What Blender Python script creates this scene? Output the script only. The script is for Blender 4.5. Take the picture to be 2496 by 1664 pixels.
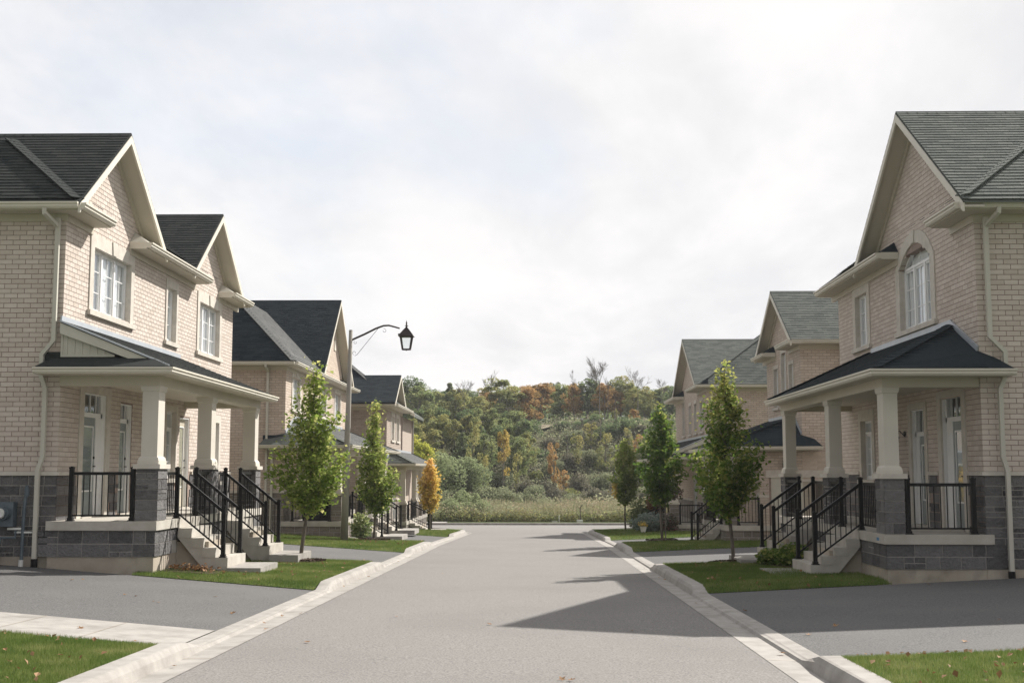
import bpy, math, random
import numpy as np
from mathutils import Matrix, Vector

# ------------------------------------------------------------------ camera
scene = bpy.context.scene
for o in list(bpy.data.objects):
    bpy.data.objects.remove(o)
CAM_F, CAM_H = 3000.0, 1.6                  # focal length in pixels of a 2496 px wide picture, eye height
PITCH = math.atan((1150 - 832) / CAM_F)
YAW = math.atan(60 * math.cos(PITCH) / CAM_F)
cam_data = bpy.data.cameras.new('camera')
cam = bpy.data.objects.new('camera', cam_data)
scene.collection.objects.link(cam)
cam.location = (0, 0, CAM_H)
cam.rotation_euler = (math.pi / 2 + PITCH, 0, YAW)
cam_data.sensor_width = 36
cam_data.lens = CAM_F / 2496 * 36
cam_data.clip_start, cam_data.clip_end = 0.1, 2000
scene.camera = cam

# ------------------------------------------------------------------ sky, sun, exposure
SUN_TO = Vector((0.85, 0.98, 1.0)).normalized()      # direction towards the sun
world = bpy.data.worlds.new('World')
scene.world = world
world.use_nodes = True
wn, wl = world.node_tree.nodes, world.node_tree.links
wn.clear()
w_out = wn.new('ShaderNodeOutputWorld'); w_bg = wn.new('ShaderNodeBackground')
w_bg.inputs['Strength'].default_value = 0.1
sky = wn.new('ShaderNodeTexSky'); sky.sky_type = 'NISHITA'; sky.sun_disc = False
sky.sun_elevation = math.asin(SUN_TO.z)
sky.sun_rotation = math.atan2(SUN_TO.x, SUN_TO.y)
sky.air_density = 1.0; sky.dust_density = 1.5; sky.ozone_density = 1.0
def wnode(t, **kw):
    n = wn.new(t)
    for k, v in kw.items(): setattr(n, k, v)
    return n
def wmath(op, a, b=None, clamp=False):
    n = wnode('ShaderNodeMath', operation=op, use_clamp=clamp)
    for i, x in enumerate((a, b)):
        if x is None: continue
        if isinstance(x, (int, float)): n.inputs[i].default_value = x
        else: wl.new(x, n.inputs[i])
    return n.outputs[0]
tc = wnode('ShaderNodeTexCoord')
sep = wnode('ShaderNodeSeparateXYZ'); wl.new(tc.outputs['Generated'], sep.inputs[0])
zc = wmath('ADD', wmath('MAXIMUM', sep.outputs['Z'], 0.0), 0.16)
comb = wnode('ShaderNodeCombineXYZ')
wl.new(wmath('DIVIDE', sep.outputs['X'], zc), comb.inputs[0])
wl.new(wmath('DIVIDE', sep.outputs['Y'], zc), comb.inputs[1])
def wnoise(scale, detail, rough, rot=0.0, sx=1.0, sy=1.0, off=0.0):
    mp = wnode('ShaderNodeMapping'); mp.inputs['Rotation'].default_value = (0, 0, rot)
    mp.inputs['Scale'].default_value = (sx, sy, 1); mp.inputs['Location'].default_value = (off, off * .7, 0)
    wl.new(comb.outputs[0], mp.inputs[0])
    nz = wnode('ShaderNodeTexNoise'); wl.new(mp.outputs[0], nz.inputs['Vector'])
    nz.inputs['Scale'].default_value = scale; nz.inputs['Detail'].default_value = detail
    nz.inputs['Roughness'].default_value = rough; nz.inputs['Distortion'].default_value = .3
    return nz.outputs[0]
def wmap(x, a, b, c=0.0, d=1.0):
    n = wnode('ShaderNodeMapRange'); n.interpolation_type = 'SMOOTHSTEP'
    wl.new(x, n.inputs[0])
    for i, v in enumerate((a, b, c, d)): n.inputs[i + 1].default_value = v
    return n.outputs[0]
streak = wnoise(.9, 9, .62, .6, 1.0, .38, 3.1)
broad = wnoise(.42, 5, .5, .2, 1, 1, 8.3)
puffs = wnoise(2.6, 7, .6, 0, 1, .55, 1.7)
leftness = wmap(sep.outputs['X'], .35, -.55)            # thinner veil away from the sun
low = wmap(sep.outputs['Z'], .30, .02)
cover = wmath('ADD', wmath('MULTIPLY', streak, .75), wmath('MULTIPLY', broad, .55))
cover = wmath('SUBTRACT', cover, wmath('MULTIPLY', leftness, .15))
cover = wmath('ADD', cover, wmath('MULTIPLY', low, .10))
cover = wmath('SUBTRACT', cover, wmath('MULTIPLY', wmap(sep.outputs['Z'], .45, .95), .12))
fac = wmap(cover, .36, .62, .66, 1.0)
shade = wmap(wmath('ADD', wmath('MULTIPLY', puffs, .42), wmath('MULTIPLY', streak, .58)), .36, .60)
cl = wnode('ShaderNodeMix', data_type='RGBA')
cl.inputs['A'].default_value = (5.1, 5.12, 5.25, 1); cl.inputs['B'].default_value = (6.35, 6.22, 6.18, 1)
wl.new(shade, cl.inputs['Factor'])
skm = wnode('ShaderNodeMix', data_type='RGBA', blend_type='MULTIPLY')
skm.inputs['Factor'].default_value = 1; skm.inputs['B'].default_value = (1.05, 1.05, 1.05, 1)
wl.new(sky.outputs[0], skm.inputs['A'])
mx = wnode('ShaderNodeMix', data_type='RGBA')
wl.new(fac, mx.inputs['Factor']); wl.new(skm.outputs['Result'], mx.inputs['A']); wl.new(cl.outputs['Result'], mx.inputs['B'])
# forward-scatter falloff added: dims the sky out of view to deepen shade contrast
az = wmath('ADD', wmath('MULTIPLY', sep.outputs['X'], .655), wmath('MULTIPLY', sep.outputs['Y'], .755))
fill_dim = wmap(az, -.7, .35, .62, 1.0)
gm = wnode('ShaderNodeVectorMath', operation='SCALE'); wl.new(mx.outputs['Result'], gm.inputs[0]); wl.new(fill_dim, gm.inputs['Scale'])
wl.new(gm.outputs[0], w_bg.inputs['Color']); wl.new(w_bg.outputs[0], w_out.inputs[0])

sun_data = bpy.data.lights.new('sun', 'SUN'); sun_data.energy = 5.0; sun_data.angle = math.radians(0.6)
sun_data.color = (1.0, .955, .89)
sun = bpy.data.objects.new('sun', sun_data); scene.collection.objects.link(sun)
sun.rotation_euler = SUN_TO.to_track_quat('Z', 'Y').to_euler()
sun.location = (20, 20, 30)
scene.view_settings.view_transform = 'Standard'
scene.view_settings.look = 'None'
scene.view_settings.exposure = 0.66
scene.view_settings.gamma = 1.0
scene.view_settings.use_curve_mapping = False
scene.cycles.max_bounces = 6
scene.cycles.transparent_max_bounces = 12
scene.cycles.caustics_reflective = False
scene.cycles.caustics_refractive = False

# ------------------------------------------------------------------ camera maths (only to rank pieces by size in view)
_cp, _sp, _cy, _sy = math.cos(PITCH), math.sin(PITCH), math.cos(YAW), math.sin(YAW)
FW = np.array([-_sy * _cp, _cy * _cp, _sp]); RT = np.array([_cy, _sy, 0.0]); UP = np.cross(RT, FW)
def project(p):
    v = np.asarray(p, float) - np.array([0, 0, CAM_H]); z = v @ FW
    return 1248 + CAM_F * (v @ RT) / z, 832 - CAM_F * (v @ UP) / z, z

# ------------------------------------------------------------------ materials
MATS = {}
HAZE = .0003
def material(name, c1, c2=None, rough=.8, spec=.3, nscale=3.0, ndetail=5, spread=(.35, .65), bump=0.0, bscale=30.0,
             tone=None, c3=None, stain=None, metal=0.0, stretch=None, trans=0.0, bdist=.01):
    """Procedural surface: c1..c2 mixed by noise plus a per-piece tone ('attr' face attribute or 'obj' object random)."""
    m = bpy.data.materials.new(name); m.use_nodes = True
    n, l = m.node_tree.nodes, m.node_tree.links
    b = n['Principled BSDF']
    b.inputs['Roughness'].default_value = rough; b.inputs['Specular IOR Level'].default_value = spec
    b.inputs['Metallic'].default_value = metal
    geo = n.new('ShaderNodeNewGeometry')
    pos = geo.outputs['Position']
    if stretch:
        mp = n.new('ShaderNodeMapping'); mp.inputs['Scale'].default_value = stretch
        l.new(pos, mp.inputs[0]); pos = mp.outputs[0]
    nz = n.new('ShaderNodeTexNoise'); nz.inputs['Scale'].default_value = nscale; nz.inputs['Detail'].default_value = ndetail
    nz.inputs['Roughness'].default_value = .62
    l.new(pos, nz.inputs['Vector'])
    mr = n.new('ShaderNodeMapRange'); l.new(nz.outputs[0], mr.inputs[0])
    mr.inputs[1].default_value, mr.inputs[2].default_value = spread
    fac = mr.outputs[0]
    if tone:
        if tone == 'attr':
            a = n.new('ShaderNodeAttribute'); a.attribute_name = 'tone'; t = a.outputs['Fac']
        else:
            a = n.new('ShaderNodeObjectInfo'); t = a.outputs['Random']
        mm = n.new('ShaderNodeMix'); mm.inputs[0].default_value = .72
        l.new(fac, mm.inputs[2]); l.new(t, mm.inputs[3]); fac = mm.outputs[0]
    mix = n.new('ShaderNodeValToRGB')
    cols = [c1, c2 or c1] + ([c3] if c3 else [])
    els = mix.color_ramp.elements
    if len(cols) == 3: els.new(.5)
    for e, c, p in zip(els, cols, (0, 1) if len(cols) == 2 else (0, .5, 1)):
        e.position = p; e.color = (*c, 1)
    l.new(fac, mix.inputs[0])
    col = mix.outputs[0]
    if stain:                                   # (colour, scale, low, high, strength)
        sn = n.new('ShaderNodeTexNoise'); sn.inputs['Scale'].default_value = stain[1]; sn.inputs['Detail'].default_value = 6
        l.new(geo.outputs['Position'], sn.inputs['Vector'])
        sr = n.new('ShaderNodeMapRange'); l.new(sn.outputs[0], sr.inputs[0])
        sr.inputs[1].default_value, sr.inputs[2].default_value, sr.inputs[4].default_value = stain[2], stain[3], stain[4]
        sm = n.new('ShaderNodeMix'); sm.data_type = 'RGBA'
        l.new(sr.outputs[0], sm.inputs['Factor']); l.new(col, sm.inputs['A']); sm.inputs['B'].default_value = (*stain[0], 1)
        col = sm.outputs['Result']
    l.new(col, b.inputs['Base Color'])
    if bump:
        bn = n.new('ShaderNodeTexNoise'); bn.inputs['Scale'].default_value = bscale; bn.inputs['Detail'].default_value = 4
        l.new(pos, bn.inputs['Vector'])
        bp = n.new('ShaderNodeBump'); bp.inputs['Strength'].default_value = bump; bp.inputs['Distance'].default_value = bdist
        l.new(bn.outputs[0], bp.inputs['Height']); l.new(bp.outputs[0], b.inputs['Normal'])
    if trans:                                    # leaves let light through
        tr = n.new('ShaderNodeBsdfTranslucent'); l.new(col, tr.inputs['Color'])
        ms = n.new('ShaderNodeMixShader'); ms.inputs[0].default_value = trans
        out = n['Material Output']
        l.new(b.outputs[0], ms.inputs[1]); l.new(tr.outputs[0], ms.inputs[2]); l.new(ms.outputs[0], out.inputs[0])
    MATS[name] = m
    return m

def pair(name, **kw):
    material(name, tone='attr', **kw); material(name + '_piece', tone='obj', **kw)

pair('brick_tan', c1=(.50, .43, .372), c2=(.63, .56, .50), nscale=6, rough=.9, spec=.15, bump=.25, bscale=60, bdist=.003)
pair('brick_pink', c1=(.47, .385, .315), c2=(.60, .515, .435), nscale=6, rough=.9, spec=.15, bump=.25, bscale=60, bdist=.003)
pair('brick_gray', c1=(.34, .285, .24), c2=(.48, .41, .35), nscale=6, rough=.9, spec=.15, bump=.25, bscale=60, bdist=.003)
pair('stone_slate', c1=(.060, .058, .060), c2=(.19, .183, .18), nscale=9, rough=.85, spec=.25, bump=1.0, bscale=22, bdist=.03)
pair('stone_brown', c1=(.16, .14, .12), c2=(.27, .24, .21), nscale=9, rough=.85, spec=.25, bump=1.0, bscale=22, bdist=.03)
material('mortar', (.27, .21, .18), (.34, .27, .235), nscale=9, rough=.95, spec=.1, bump=.4, bscale=120)
material('mortar_pale', (.38, .36, .335), (.47, .44, .415), nscale=9, rough=.95, spec=.1, bump=.4, bscale=120)
material('precast', (.52, .48, .42), (.60, .56, .50), nscale=5, rough=.85, spec=.2, bump=.3, bscale=70, stain=((.36, .34, .30), 2.2, .52, .75, .5))
material('concrete', (.42, .39, .34), (.52, .49, .44), nscale=2.5, rough=.9, spec=.2, bump=.4, bscale=60, stain=((.30, .275, .24), 1.3, .5, .72, .6))
material('concrete_curb', (.29, .272, .25), (.39, .368, .34), nscale=3.2, rough=.9, spec=.2, bump=.5, bscale=60, stain=((.20, .185, .165), 1.7, .54, .74, .5))
material('foundation', (.36, .31, .25), (.45, .40, .33), nscale=1.6, rough=.95, spec=.1, bump=.3, bscale=30, stain=((.22, .20, .16), 2.6, .55, .72, .7))
material('trim_beige', (.47, .43, .345), (.51, .47, .38), nscale=1.2, rough=.55, spec=.35)
material('trim_cream', (.60, .56, .475), (.65, .61, .52), nscale=1.2, rough=.5, spec=.4)
material('siding_gray', (.50, .48, .41), (.54, .52, .45), nscale=1.0, rough=.6, spec=.3)
material('column_paint', (.55, .515, .45), (.60, .56, .49), nscale=1.5, rough=.6, spec=.3, stain=((.52, .48, .41), 3, .55, .7, .4))
material('frame_white', (.74, .74, .73), (.80, .80, .79), nscale=2, rough=.4, spec=.45)
material('door_gray', (.22, .25, .25), (.26, .29, .29), nscale=3, rough=.45, spec=.4)
material('curtain', (.82, .83, .85), (.92, .92, .93), nscale=2, rough=.9, spec=.1, stretch=(1, 9, .3))
material('flashing', (.42, .45, .49), (.50, .53, .56), nscale=3, rough=.45, spec=.5, metal=.3)
material('black_metal', (.006, .006, .0065), (.009, .0085, .009), nscale=8, rough=.42, spec=.22)
material('painted_dark', (.02, .02, .022), (.03, .03, .03), rough=.9)  # near-black colour stands in for unlit rooms behind the glass
pair('shingle_dark', c1=(.022, .027, .028), c2=(.052, .056, .052), nscale=14, rough=.95, spec=.12, bump=.7, bscale=200, bdist=.004)
pair('shingle_navy', c1=(.014, .021, .027), c2=(.034, .043, .048), nscale=14, rough=.95, spec=.12, bump=.7, bscale=200, bdist=.004)
pair('shingle_sunlit', c1=(.085, .09, .09), c2=(.155, .155, .15), nscale=14, rough=.95, spec=.12, bump=.7, bscale=200, bdist=.004)  # lighter copy of the roof shingles, sunlight put into the colour
pair('shingle_green', c1=(.075, .088, .080), c2=(.155, .165, .148), nscale=14, rough=.95, spec=.12, bump=.7, bscale=200, bdist=.004)
material('soffit', (.50, .46, .38), (.53, .49, .41), nscale=2, rough=.65, spec=.25)
material('wood_leafmold', (.05, .035, .025), (.11, .08, .06), nscale=30, rough=.95, spec=.1, bump=1, bscale=60)
material('bark', (.10, .085, .07), (.19, .165, .14), nscale=12, rough=.95, spec=.1, bump=.8, bscale=60, stretch=(1, 1, .3))
material('bark_pale', (.15, .135, .12), (.22, .20, .18), nscale=3, rough=.95, spec=.1)
material('bark_dark', (.06, .052, .045), (.10, .088, .078), nscale=3, rough=.95, spec=.1)
material('pole_concrete', (.25, .235, .205), (.34, .32, .28), nscale=6, rough=.9, spec=.2, bump=.4, bscale=80, stretch=(1, 1, .15))
material('lantern_iron', (.020, .010, .009), (.03, .016, .013), nscale=8, rough=.5, spec=.4)
material('meter_gray', (.085, .11, .13), (.13, .16, .18), nscale=6, rough=.5, spec=.4, metal=.2)
material('pvc_white', (.62, .62, .59), (.70, .70, .67), rough=.5)
material('pot_white', (.7, .68, .64), (.78, .76, .72), rough=.6)
material('grass_soil', (.045, .085, .018), (.075, .115, .030), nscale=5, rough=1, spec=.05, c3=(.12, .12, .05), stain=((.12, .095, .05), 1.7, .60, .78, .6))
material('grass_blade', (.070, .125, .028), (.145, .20, .048), tone='attr', c3=(.36, .35, .15), nscale=1.3, rough=.75, spec=.2, trans=.35)
material('asphalt_road', (.138, .131, .124), (.288, .273, .258), nscale=48, ndetail=6, spread=(.36, .64), rough=.92, spec=.2, bump=.8, bscale=120, bdist=.005, stain=((.165, .157, .150), .42, .46, .70, .38))
material('asphalt_drive', (.070, .070, .070), (.170, .166, .162), nscale=48, ndetail=6, spread=(.36, .64), rough=.92, spec=.2, bump=.8, bscale=110, bdist=.005, stain=((.155, .149, .142), .55, .45, .70, .45))
def leafmat(name, a, b, c, trans=.35):
    material(name, a, b, tone='attr', c3=c, nscale=.8, rough=.7, spec=.16, trans=trans)
leafmat('leaf_maple', (.080, .150, .022), (.24, .32, .062), (.72, .66, .28), .5)
leafmat('leaf_maple_dark', (.040, .100, .018), (.135, .215, .038), (.60, .54, .18), .5)
leafmat('leaf_orange', (.34, .38, .08), (.74, .54, .14), (.82, .56, .24), .5)
leafmat('leaf_green', (.095, .15, .065), (.235, .285, .115), (.48, .46, .20), .55)
leafmat('leaf_deep', (.065, .115, .06), (.155, .21, .095), (.33, .35, .16), .55)
leafmat('leaf_olive', (.13, .175, .075), (.28, .30, .115), (.50, .43, .17), .5)
leafmat('leaf_rust', (.17, .15, .06), (.42, .27, .10), (.58, .36, .17), .5)
leafmat('leaf_yellow', (.20, .28, .04), (.40, .43, .07), (.60, .56, .14), .5)
leafmat('leaf_gold', (.26, .23, .06), (.48, .37, .10), (.64, .47, .18), .5)
leafmat('leaf_willow', (.15, .19, .095), (.28, .33, .17), (.41, .44, .25), .45)
leafmat('leaf_sage', (.13, .16, .095), (.26, .285, .165), (.42, .41, .26), .45)
leafmat('leaf_drygrass', (.14, .19, .075), (.27, .26, .15), (.47, .36, .26), .4)
leafmat('leaf_thicket', (.095, .105, .07), (.185, .18, .125), (.30, .26, .19), .45)
leafmat('leaf_brown', (.16, .085, .04), (.30, .17, .085), (.44, .29, .17), trans=.15)
leafmat('leaf_pinkflower', (.30, .10, .12), (.05, .08, .03), (.55, .42, .42))
leafmat('leaf_silver', (.10, .14, .11), (.20, .25, .21), (.34, .38, .34))

def glass_mat():
    m = bpy.data.materials.new('window_glass'); m.use_nodes = True
    n, l = m.node_tree.nodes, m.node_tree.links; n.clear()
    o = n.new('ShaderNodeOutputMaterial'); tr = n.new('ShaderNodeBsdfTransparent'); gl = n.new('ShaderNodeBsdfGlossy')
    tr.inputs[0].default_value = (.95, .97, .97, 1); gl.inputs['Roughness'].default_value = .02
    gl.inputs['Color'].default_value = (.9, .95, 1, 1)
    lw = n.new('ShaderNodeLayerWeight'); lw.inputs[0].default_value = .5
    fr = n.new('ShaderNodeMath'); fr.operation = 'POWER'; fr.inputs[1].default_value = 4.0; l.new(lw.outputs['Facing'], fr.inputs[0])
    ad = n.new('ShaderNodeMath'); ad.operation = 'MULTIPLY_ADD'; ad.use_clamp = True; ad.inputs[1].default_value = .85; ad.inputs[2].default_value = .08
    ms = n.new('ShaderNodeMixShader')
    l.new(fr.outputs[0], ad.inputs[0]); l.new(ad.outputs[0], ms.inputs[0]); l.new(tr.outputs[0], ms.inputs[1]); l.new(gl.outputs[0], ms.inputs[2])
    l.new(ms.outputs[0], o.inputs[0])
    MATS['glass'] = m
glass_mat()
def frosted():
    m = bpy.data.materials.new('lamp_glass'); m.use_nodes = True
    b = m.node_tree.nodes['Principled BSDF']; b.inputs['Base Color'].default_value = (.75, .76, .76, 1)
    b.inputs['Roughness'].default_value = .35; b.inputs['Transmission Weight'].default_value = .85
    MATS['lamp_glass'] = m
frosted()

# ------------------------------------------------------------------ object helpers
COL = scene.collection
def link(name, data, parent=None, loc=None):
    o = bpy.data.objects.new(name, data); COL.objects.link(o)
    if parent is not None: o.parent = parent
    if loc is not None: o.location = loc
    return o
def tag(o, label=None, cat=None, group=None, kind=None):
    if label: o['label'] = label
    if cat: o['category'] = cat
    if group: o['group'] = group
    if kind: o['kind'] = kind
    return o
ORG = {}
def thing(name, loc, label, cat, group=None):
    o = link(name, None, loc=loc); o.empty_display_size = .3
    ORG[o.name] = Vector(loc)
    return tag(o, label, cat, group)
def origin_of(parent):
    p = parent
    while p is not None and p.parent is not None: p = p.parent
    return ORG.get(p.name, Vector((0, 0, 0))) if p is not None else Vector((0, 0, 0))

class MB:
    """Collects polygons in world coordinates and links them as one mesh object."""
    def __init__(s): s.v, s.f, s.t = [], [], []
    def face(s, pts, tone=.5):
        b = len(s.v); s.v += [tuple(p) for p in pts]; s.f.append(tuple(range(b, b + len(pts)))); s.t.append(tone)
    def box(s, x0, x1, y0, y1, z0, z1, tone=.5):
        x0, x1 = min(x0, x1), max(x0, x1); y0, y1 = min(y0, y1), max(y0, y1); z0, z1 = min(z0, z1), max(z0, z1)
        b = len(s.v)
        s.v += [(x, y, z) for z in (z0, z1) for y in (y0, y1) for x in (x0, x1)]
        s.f += [tuple(b + i for i in q) for q in ((0, 2, 3, 1), (4, 5, 7, 6), (0, 1, 5, 4), (2, 6, 7, 3), (0, 4, 6, 2), (1, 3, 7, 5))]
        s.t += [tone] * 6
    def prism(s, poly, vec, tone=.5):
        b = len(s.v); n = len(poly); vec = Vector(vec)
        P = [Vector(p) for p in poly]
        s.v += [tuple(p) for p in P] + [tuple(p + vec) for p in P]
        s.f.append(tuple(range(b, b + n))[::-1]); s.f.append(tuple(range(b + n, b + 2 * n)))
        for i in range(n):
            j = (i + 1) % n
            s.f.append((b + i, b + j, b + n + j, b + n + i))
        s.t += [tone] * (n + 2)
    def beam(s, p0, p1, w, h, up=(0, 0, 1), tone=.5):
        p0, p1 = Vector(p0), Vector(p1); d = (p1 - p0).normalized(); up = Vector(up)
        r = d.cross(up).normalized() * w / 2; u = r.cross(d).normalized() * h / 2
        s.prism([p0 - r - u, p0 + r - u, p0 + r + u, p0 - r + u], p1 - p0, tone)
    def tube(s, pts, rads, n=8, tone=.5, rot=0.0, caps=True):
        pts = [Vector(p) for p in pts]
        if not isinstance(rads, (list, tuple)): rads = [rads] * len(pts)
        rings = []; ref = None
        for i, p in enumerate(pts):
            d = (pts[min(i + 1, len(pts) - 1)] - pts[max(i - 1, 0)]).normalized()
            if ref is None: ref = Vector((1, 0, 0)) if abs(d.x) < .8 else Vector((0, 1, 0))
            a = (ref - d * ref.dot(d)).normalized(); ref = a; c = d.cross(a)
            ring = []
            for k in range(n):
                an = 2 * math.pi * k / n + rot
                ring.append(len(s.v)); s.v.append(tuple(p + (a * math.cos(an) + c * math.sin(an)) * rads[i]))
            rings.append(ring)
        for i in range(len(rings) - 1):
            for k in range(n):
                s.f.append((rings[i][k], rings[i][(k + 1) % n], rings[i + 1][(k + 1) % n], rings[i + 1][k])); s.t.append(tone)
        if caps:
            s.f.append(tuple(rings[0][::-1])); s.f.append(tuple(rings[-1])); s.t += [tone, tone]
    def lathe(s, c, prof, n=12, tone=.5, rot=0.0):
        s.tube([(c[0], c[1], c[2] + z) for r, z in prof], [max(r, .001) for r, z in prof], n, tone, rot)
    def sweep(s, path, prof, side=1, tone=.5):
        """prof = (out, z) points; path = plan points; out is to the right of travel when side = 1."""
        P = [Vector((p[0], p[1])) for p in path]; n = len(P); rings = []
        for i in range(n):
            d0 = (P[i] - P[i - 1]).normalized() if i else (P[1] - P[0]).normalized()
            d1 = (P[i + 1] - P[i]).normalized() if i < n - 1 else d0
            n0 = Vector((d0.y, -d0.x)) * side; n1 = Vector((d1.y, -d1.x)) * side
            m = (n0 + n1); m = m / max(m.dot(n0), .2)
            zz = path[i][2] if len(path[i]) > 2 else 0
            rings.append([len(s.v) + k for k in range(len(prof))])
            for o, z in prof: s.v.append((P[i].x + m.x * o, P[i].y + m.y * o, z + zz))
        k = len(prof)
        for i in range(n - 1):
            for j in range(k):
                s.f.append((rings[i][j], rings[i][(j + 1) % k], rings[i + 1][(j + 1) % k], rings[i + 1][j])); s.t.append(tone)
        s.f.append(tuple(rings[0])); s.f.append(tuple(rings[-1][::-1])); s.t += [tone, tone]
    def build(s, name, mat, parent=None, recalc=True, smooth=False, **props):
        org = origin_of(parent)
        me = bpy.data.meshes.new(name)
        me.from_pydata([(x - org.x, y - org.y, z - org.z) for x, y, z in s.v], [], s.f)
        me.materials.append(MATS[mat] if isinstance(mat, str) else mat)
        at = me.attributes.new('tone', 'FLOAT', 'FACE'); at.data.foreach_set('value', s.t)
        if recalc and len(s.f) < 60000:
            import bmesh
            bm = bmesh.new(); bm.from_mesh(me); bmesh.ops.recalc_face_normals(bm, faces=bm.faces); bm.to_mesh(me); bm.free()
        if smooth: me.shade_smooth()
        me.update()
        o = link(name, me, parent)
        for k, v in props.items(): o[k] = v
        return o

def mesh_np(name, V, F, mat, tone=None, parent=None, link_it=True, flat=True):
    """Quick mesh from arrays; F is (n, 3) or (n, 4)."""
    me = bpy.data.meshes.new(name)
    n, k = F.shape
    me.vertices.add(len(V)); me.vertices.foreach_set('co', np.ascontiguousarray(V, dtype=np.float32).ravel())
    me.loops.add(n * k); me.loops.foreach_set('vertex_index', np.ascontiguousarray(F, dtype=np.int32).ravel())
    me.polygons.add(n); me.polygons.foreach_set('loop_start', np.arange(0, n * k, k, dtype=np.int32))
    me.update(calc_edges=True)
    if tone is not None:
        at = me.attributes.new('tone', 'FLOAT', 'FACE'); at.data.foreach_set('value', np.ascontiguousarray(tone, dtype=np.float32))
    me.materials.append(MATS[mat])
    if flat: me.shade_flat()
    return link(name, me, parent) if link_it else me

# ---- pieces: bricks, stones, shingles, balusters. The largest in view become objects, the rest one joined part.
UNIT = {}
def unit_cube(mat):
    if mat not in UNIT:
        me = bpy.data.meshes.new('piece'); v = [(x, y, z) for z in (-.5, .5) for y in (-.5, .5) for x in (-.5, .5)]
        me.from_pydata(v, [], [(0, 2, 3, 1), (4, 5, 7, 6), (0, 1, 5, 4), (2, 6, 7, 3), (0, 4, 6, 2), (1, 3, 7, 5)])
        me.materials.append(MATS[mat]); UNIT[mat] = me
    return UNIT[mat]
I3 = np.eye(3)
class Pieces:
    def __init__(s): s.c, s.d, s.r, s.n = [], [], [], []
    def add(s, c, d, r=None, n=None):
        s.c.append(c); s.d.append(d); s.r.append(I3 if r is None else r); s.n.append(n if n is not None else (0, -1, 0))
    def box(s, x0, x1, y0, y1, z0, z1, n=None):
        s.add(((x0 + x1) / 2, (y0 + y1) / 2, (z0 + z1) / 2), (abs(x1 - x0), abs(y1 - y0), abs(z1 - z0)), None, n)
    def build(s, name, mat, parent, limit=0, rng=None, rest_name=None):
        if not s.c: return
        rng = rng or random.Random(5)
        org = np.array(origin_of(parent)); C = np.array(s.c, float); D = np.array(s.d, float); N = np.array(s.n, float)
        rel = C - np.array([0, 0, CAM_H]); dist = np.linalg.norm(rel, axis=1)
        area = np.sort(D, axis=1)[:, 1] * np.sort(D, axis=1)[:, 2]
        zz = rel @ FW; px = 1248 + CAM_F * (rel @ RT) / np.maximum(zz, .1); py = 832 - CAM_F * (rel @ UP) / np.maximum(zz, .1)
        vis = (px > -40) & (px < 2536) & (py > -40) & (py < 1704) & (zz > 0)
        sc = np.abs((rel * N).sum(1)) / dist * area / dist ** 2 * np.where(vis, 1, 1e-4)
        order = np.argsort(-sc); lim = min(limit, len(s.c))
        own, rest = order[:lim], order[lim:]
        me = unit_cube(mat + '_piece' if mat + '_piece' in MATS else mat)
        for i in own:
            o = link(name, me, parent)
            R = s.r[i]
            M = Matrix([[R[a][b] * D[i][b] for b in range(3)] + [C[i][a] - org[a]] for a in range(3)] + [[0, 0, 0, 1]])
            o.matrix_basis = M
        if len(rest):
            base = np.array([(x, y, z) for z in (-.5, .5) for y in (-.5, .5) for x in (-.5, .5)])
            fq = np.array([(0, 2, 3, 1), (4, 5, 7, 6), (0, 1, 5, 4), (2, 6, 7, 3), (0, 4, 6, 2), (1, 3, 7, 5)])
            R = np.array([s.r[i] for i in rest]); V = base[None] * D[rest][:, None, :]
            V = np.einsum('nab,nkb->nka', R, V) + (C[rest] - org)[:, None, :]
            F = fq[None] + (np.arange(len(rest)) * 8)[:, None, None]
            t = np.repeat([rng.random() for _ in rest], 6)
            o = mesh_np(rest_name or name + '_field', V.reshape(-1, 3), F.reshape(-1, 4), mat, t, parent)
            o['kind'] = 'stuff'

def fill_rects(a0, a1, b0, b1, ch, cl, openings=(), span=None, joint=.01, off=0.0, minlen=.035):
    """Running bond in a plane: returns (a0, a1, b0, b1) of every piece."""
    out = []; k = 0; b = b0
    while b < b1 - .3 * ch:
        bt = min(b + ch, b1); bm = (b + bt) / 2
        ivs = [span(bm)] if span else [(a0, a1)]
        ivs = [iv for iv in ivs if iv and iv[1] - iv[0] > minlen]
        for o in openings:
            if o[2] < bm < o[3]:
                nv = []
                for lo, hi in ivs:
                    if o[1] <= lo or o[0] >= hi: nv.append((lo, hi)); continue
                    if o[0] > lo: nv.append((lo, o[0]))
                    if o[1] < hi: nv.append((o[1], hi))
                ivs = nv
        ph = off + (k % 2) * cl / 2
        for lo, hi in ivs:
            i = math.floor((lo - ph) / cl)
            while ph + i * cl < hi:
                p, q = max(lo, ph + i * cl), min(hi, ph + (i + 1) * cl)
                if q - p > minlen: out.append((p + joint / 2, q - joint / 2, b + joint / 2, bt - joint / 2))
                i += 1
        b += ch; k += 1
    return out
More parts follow.
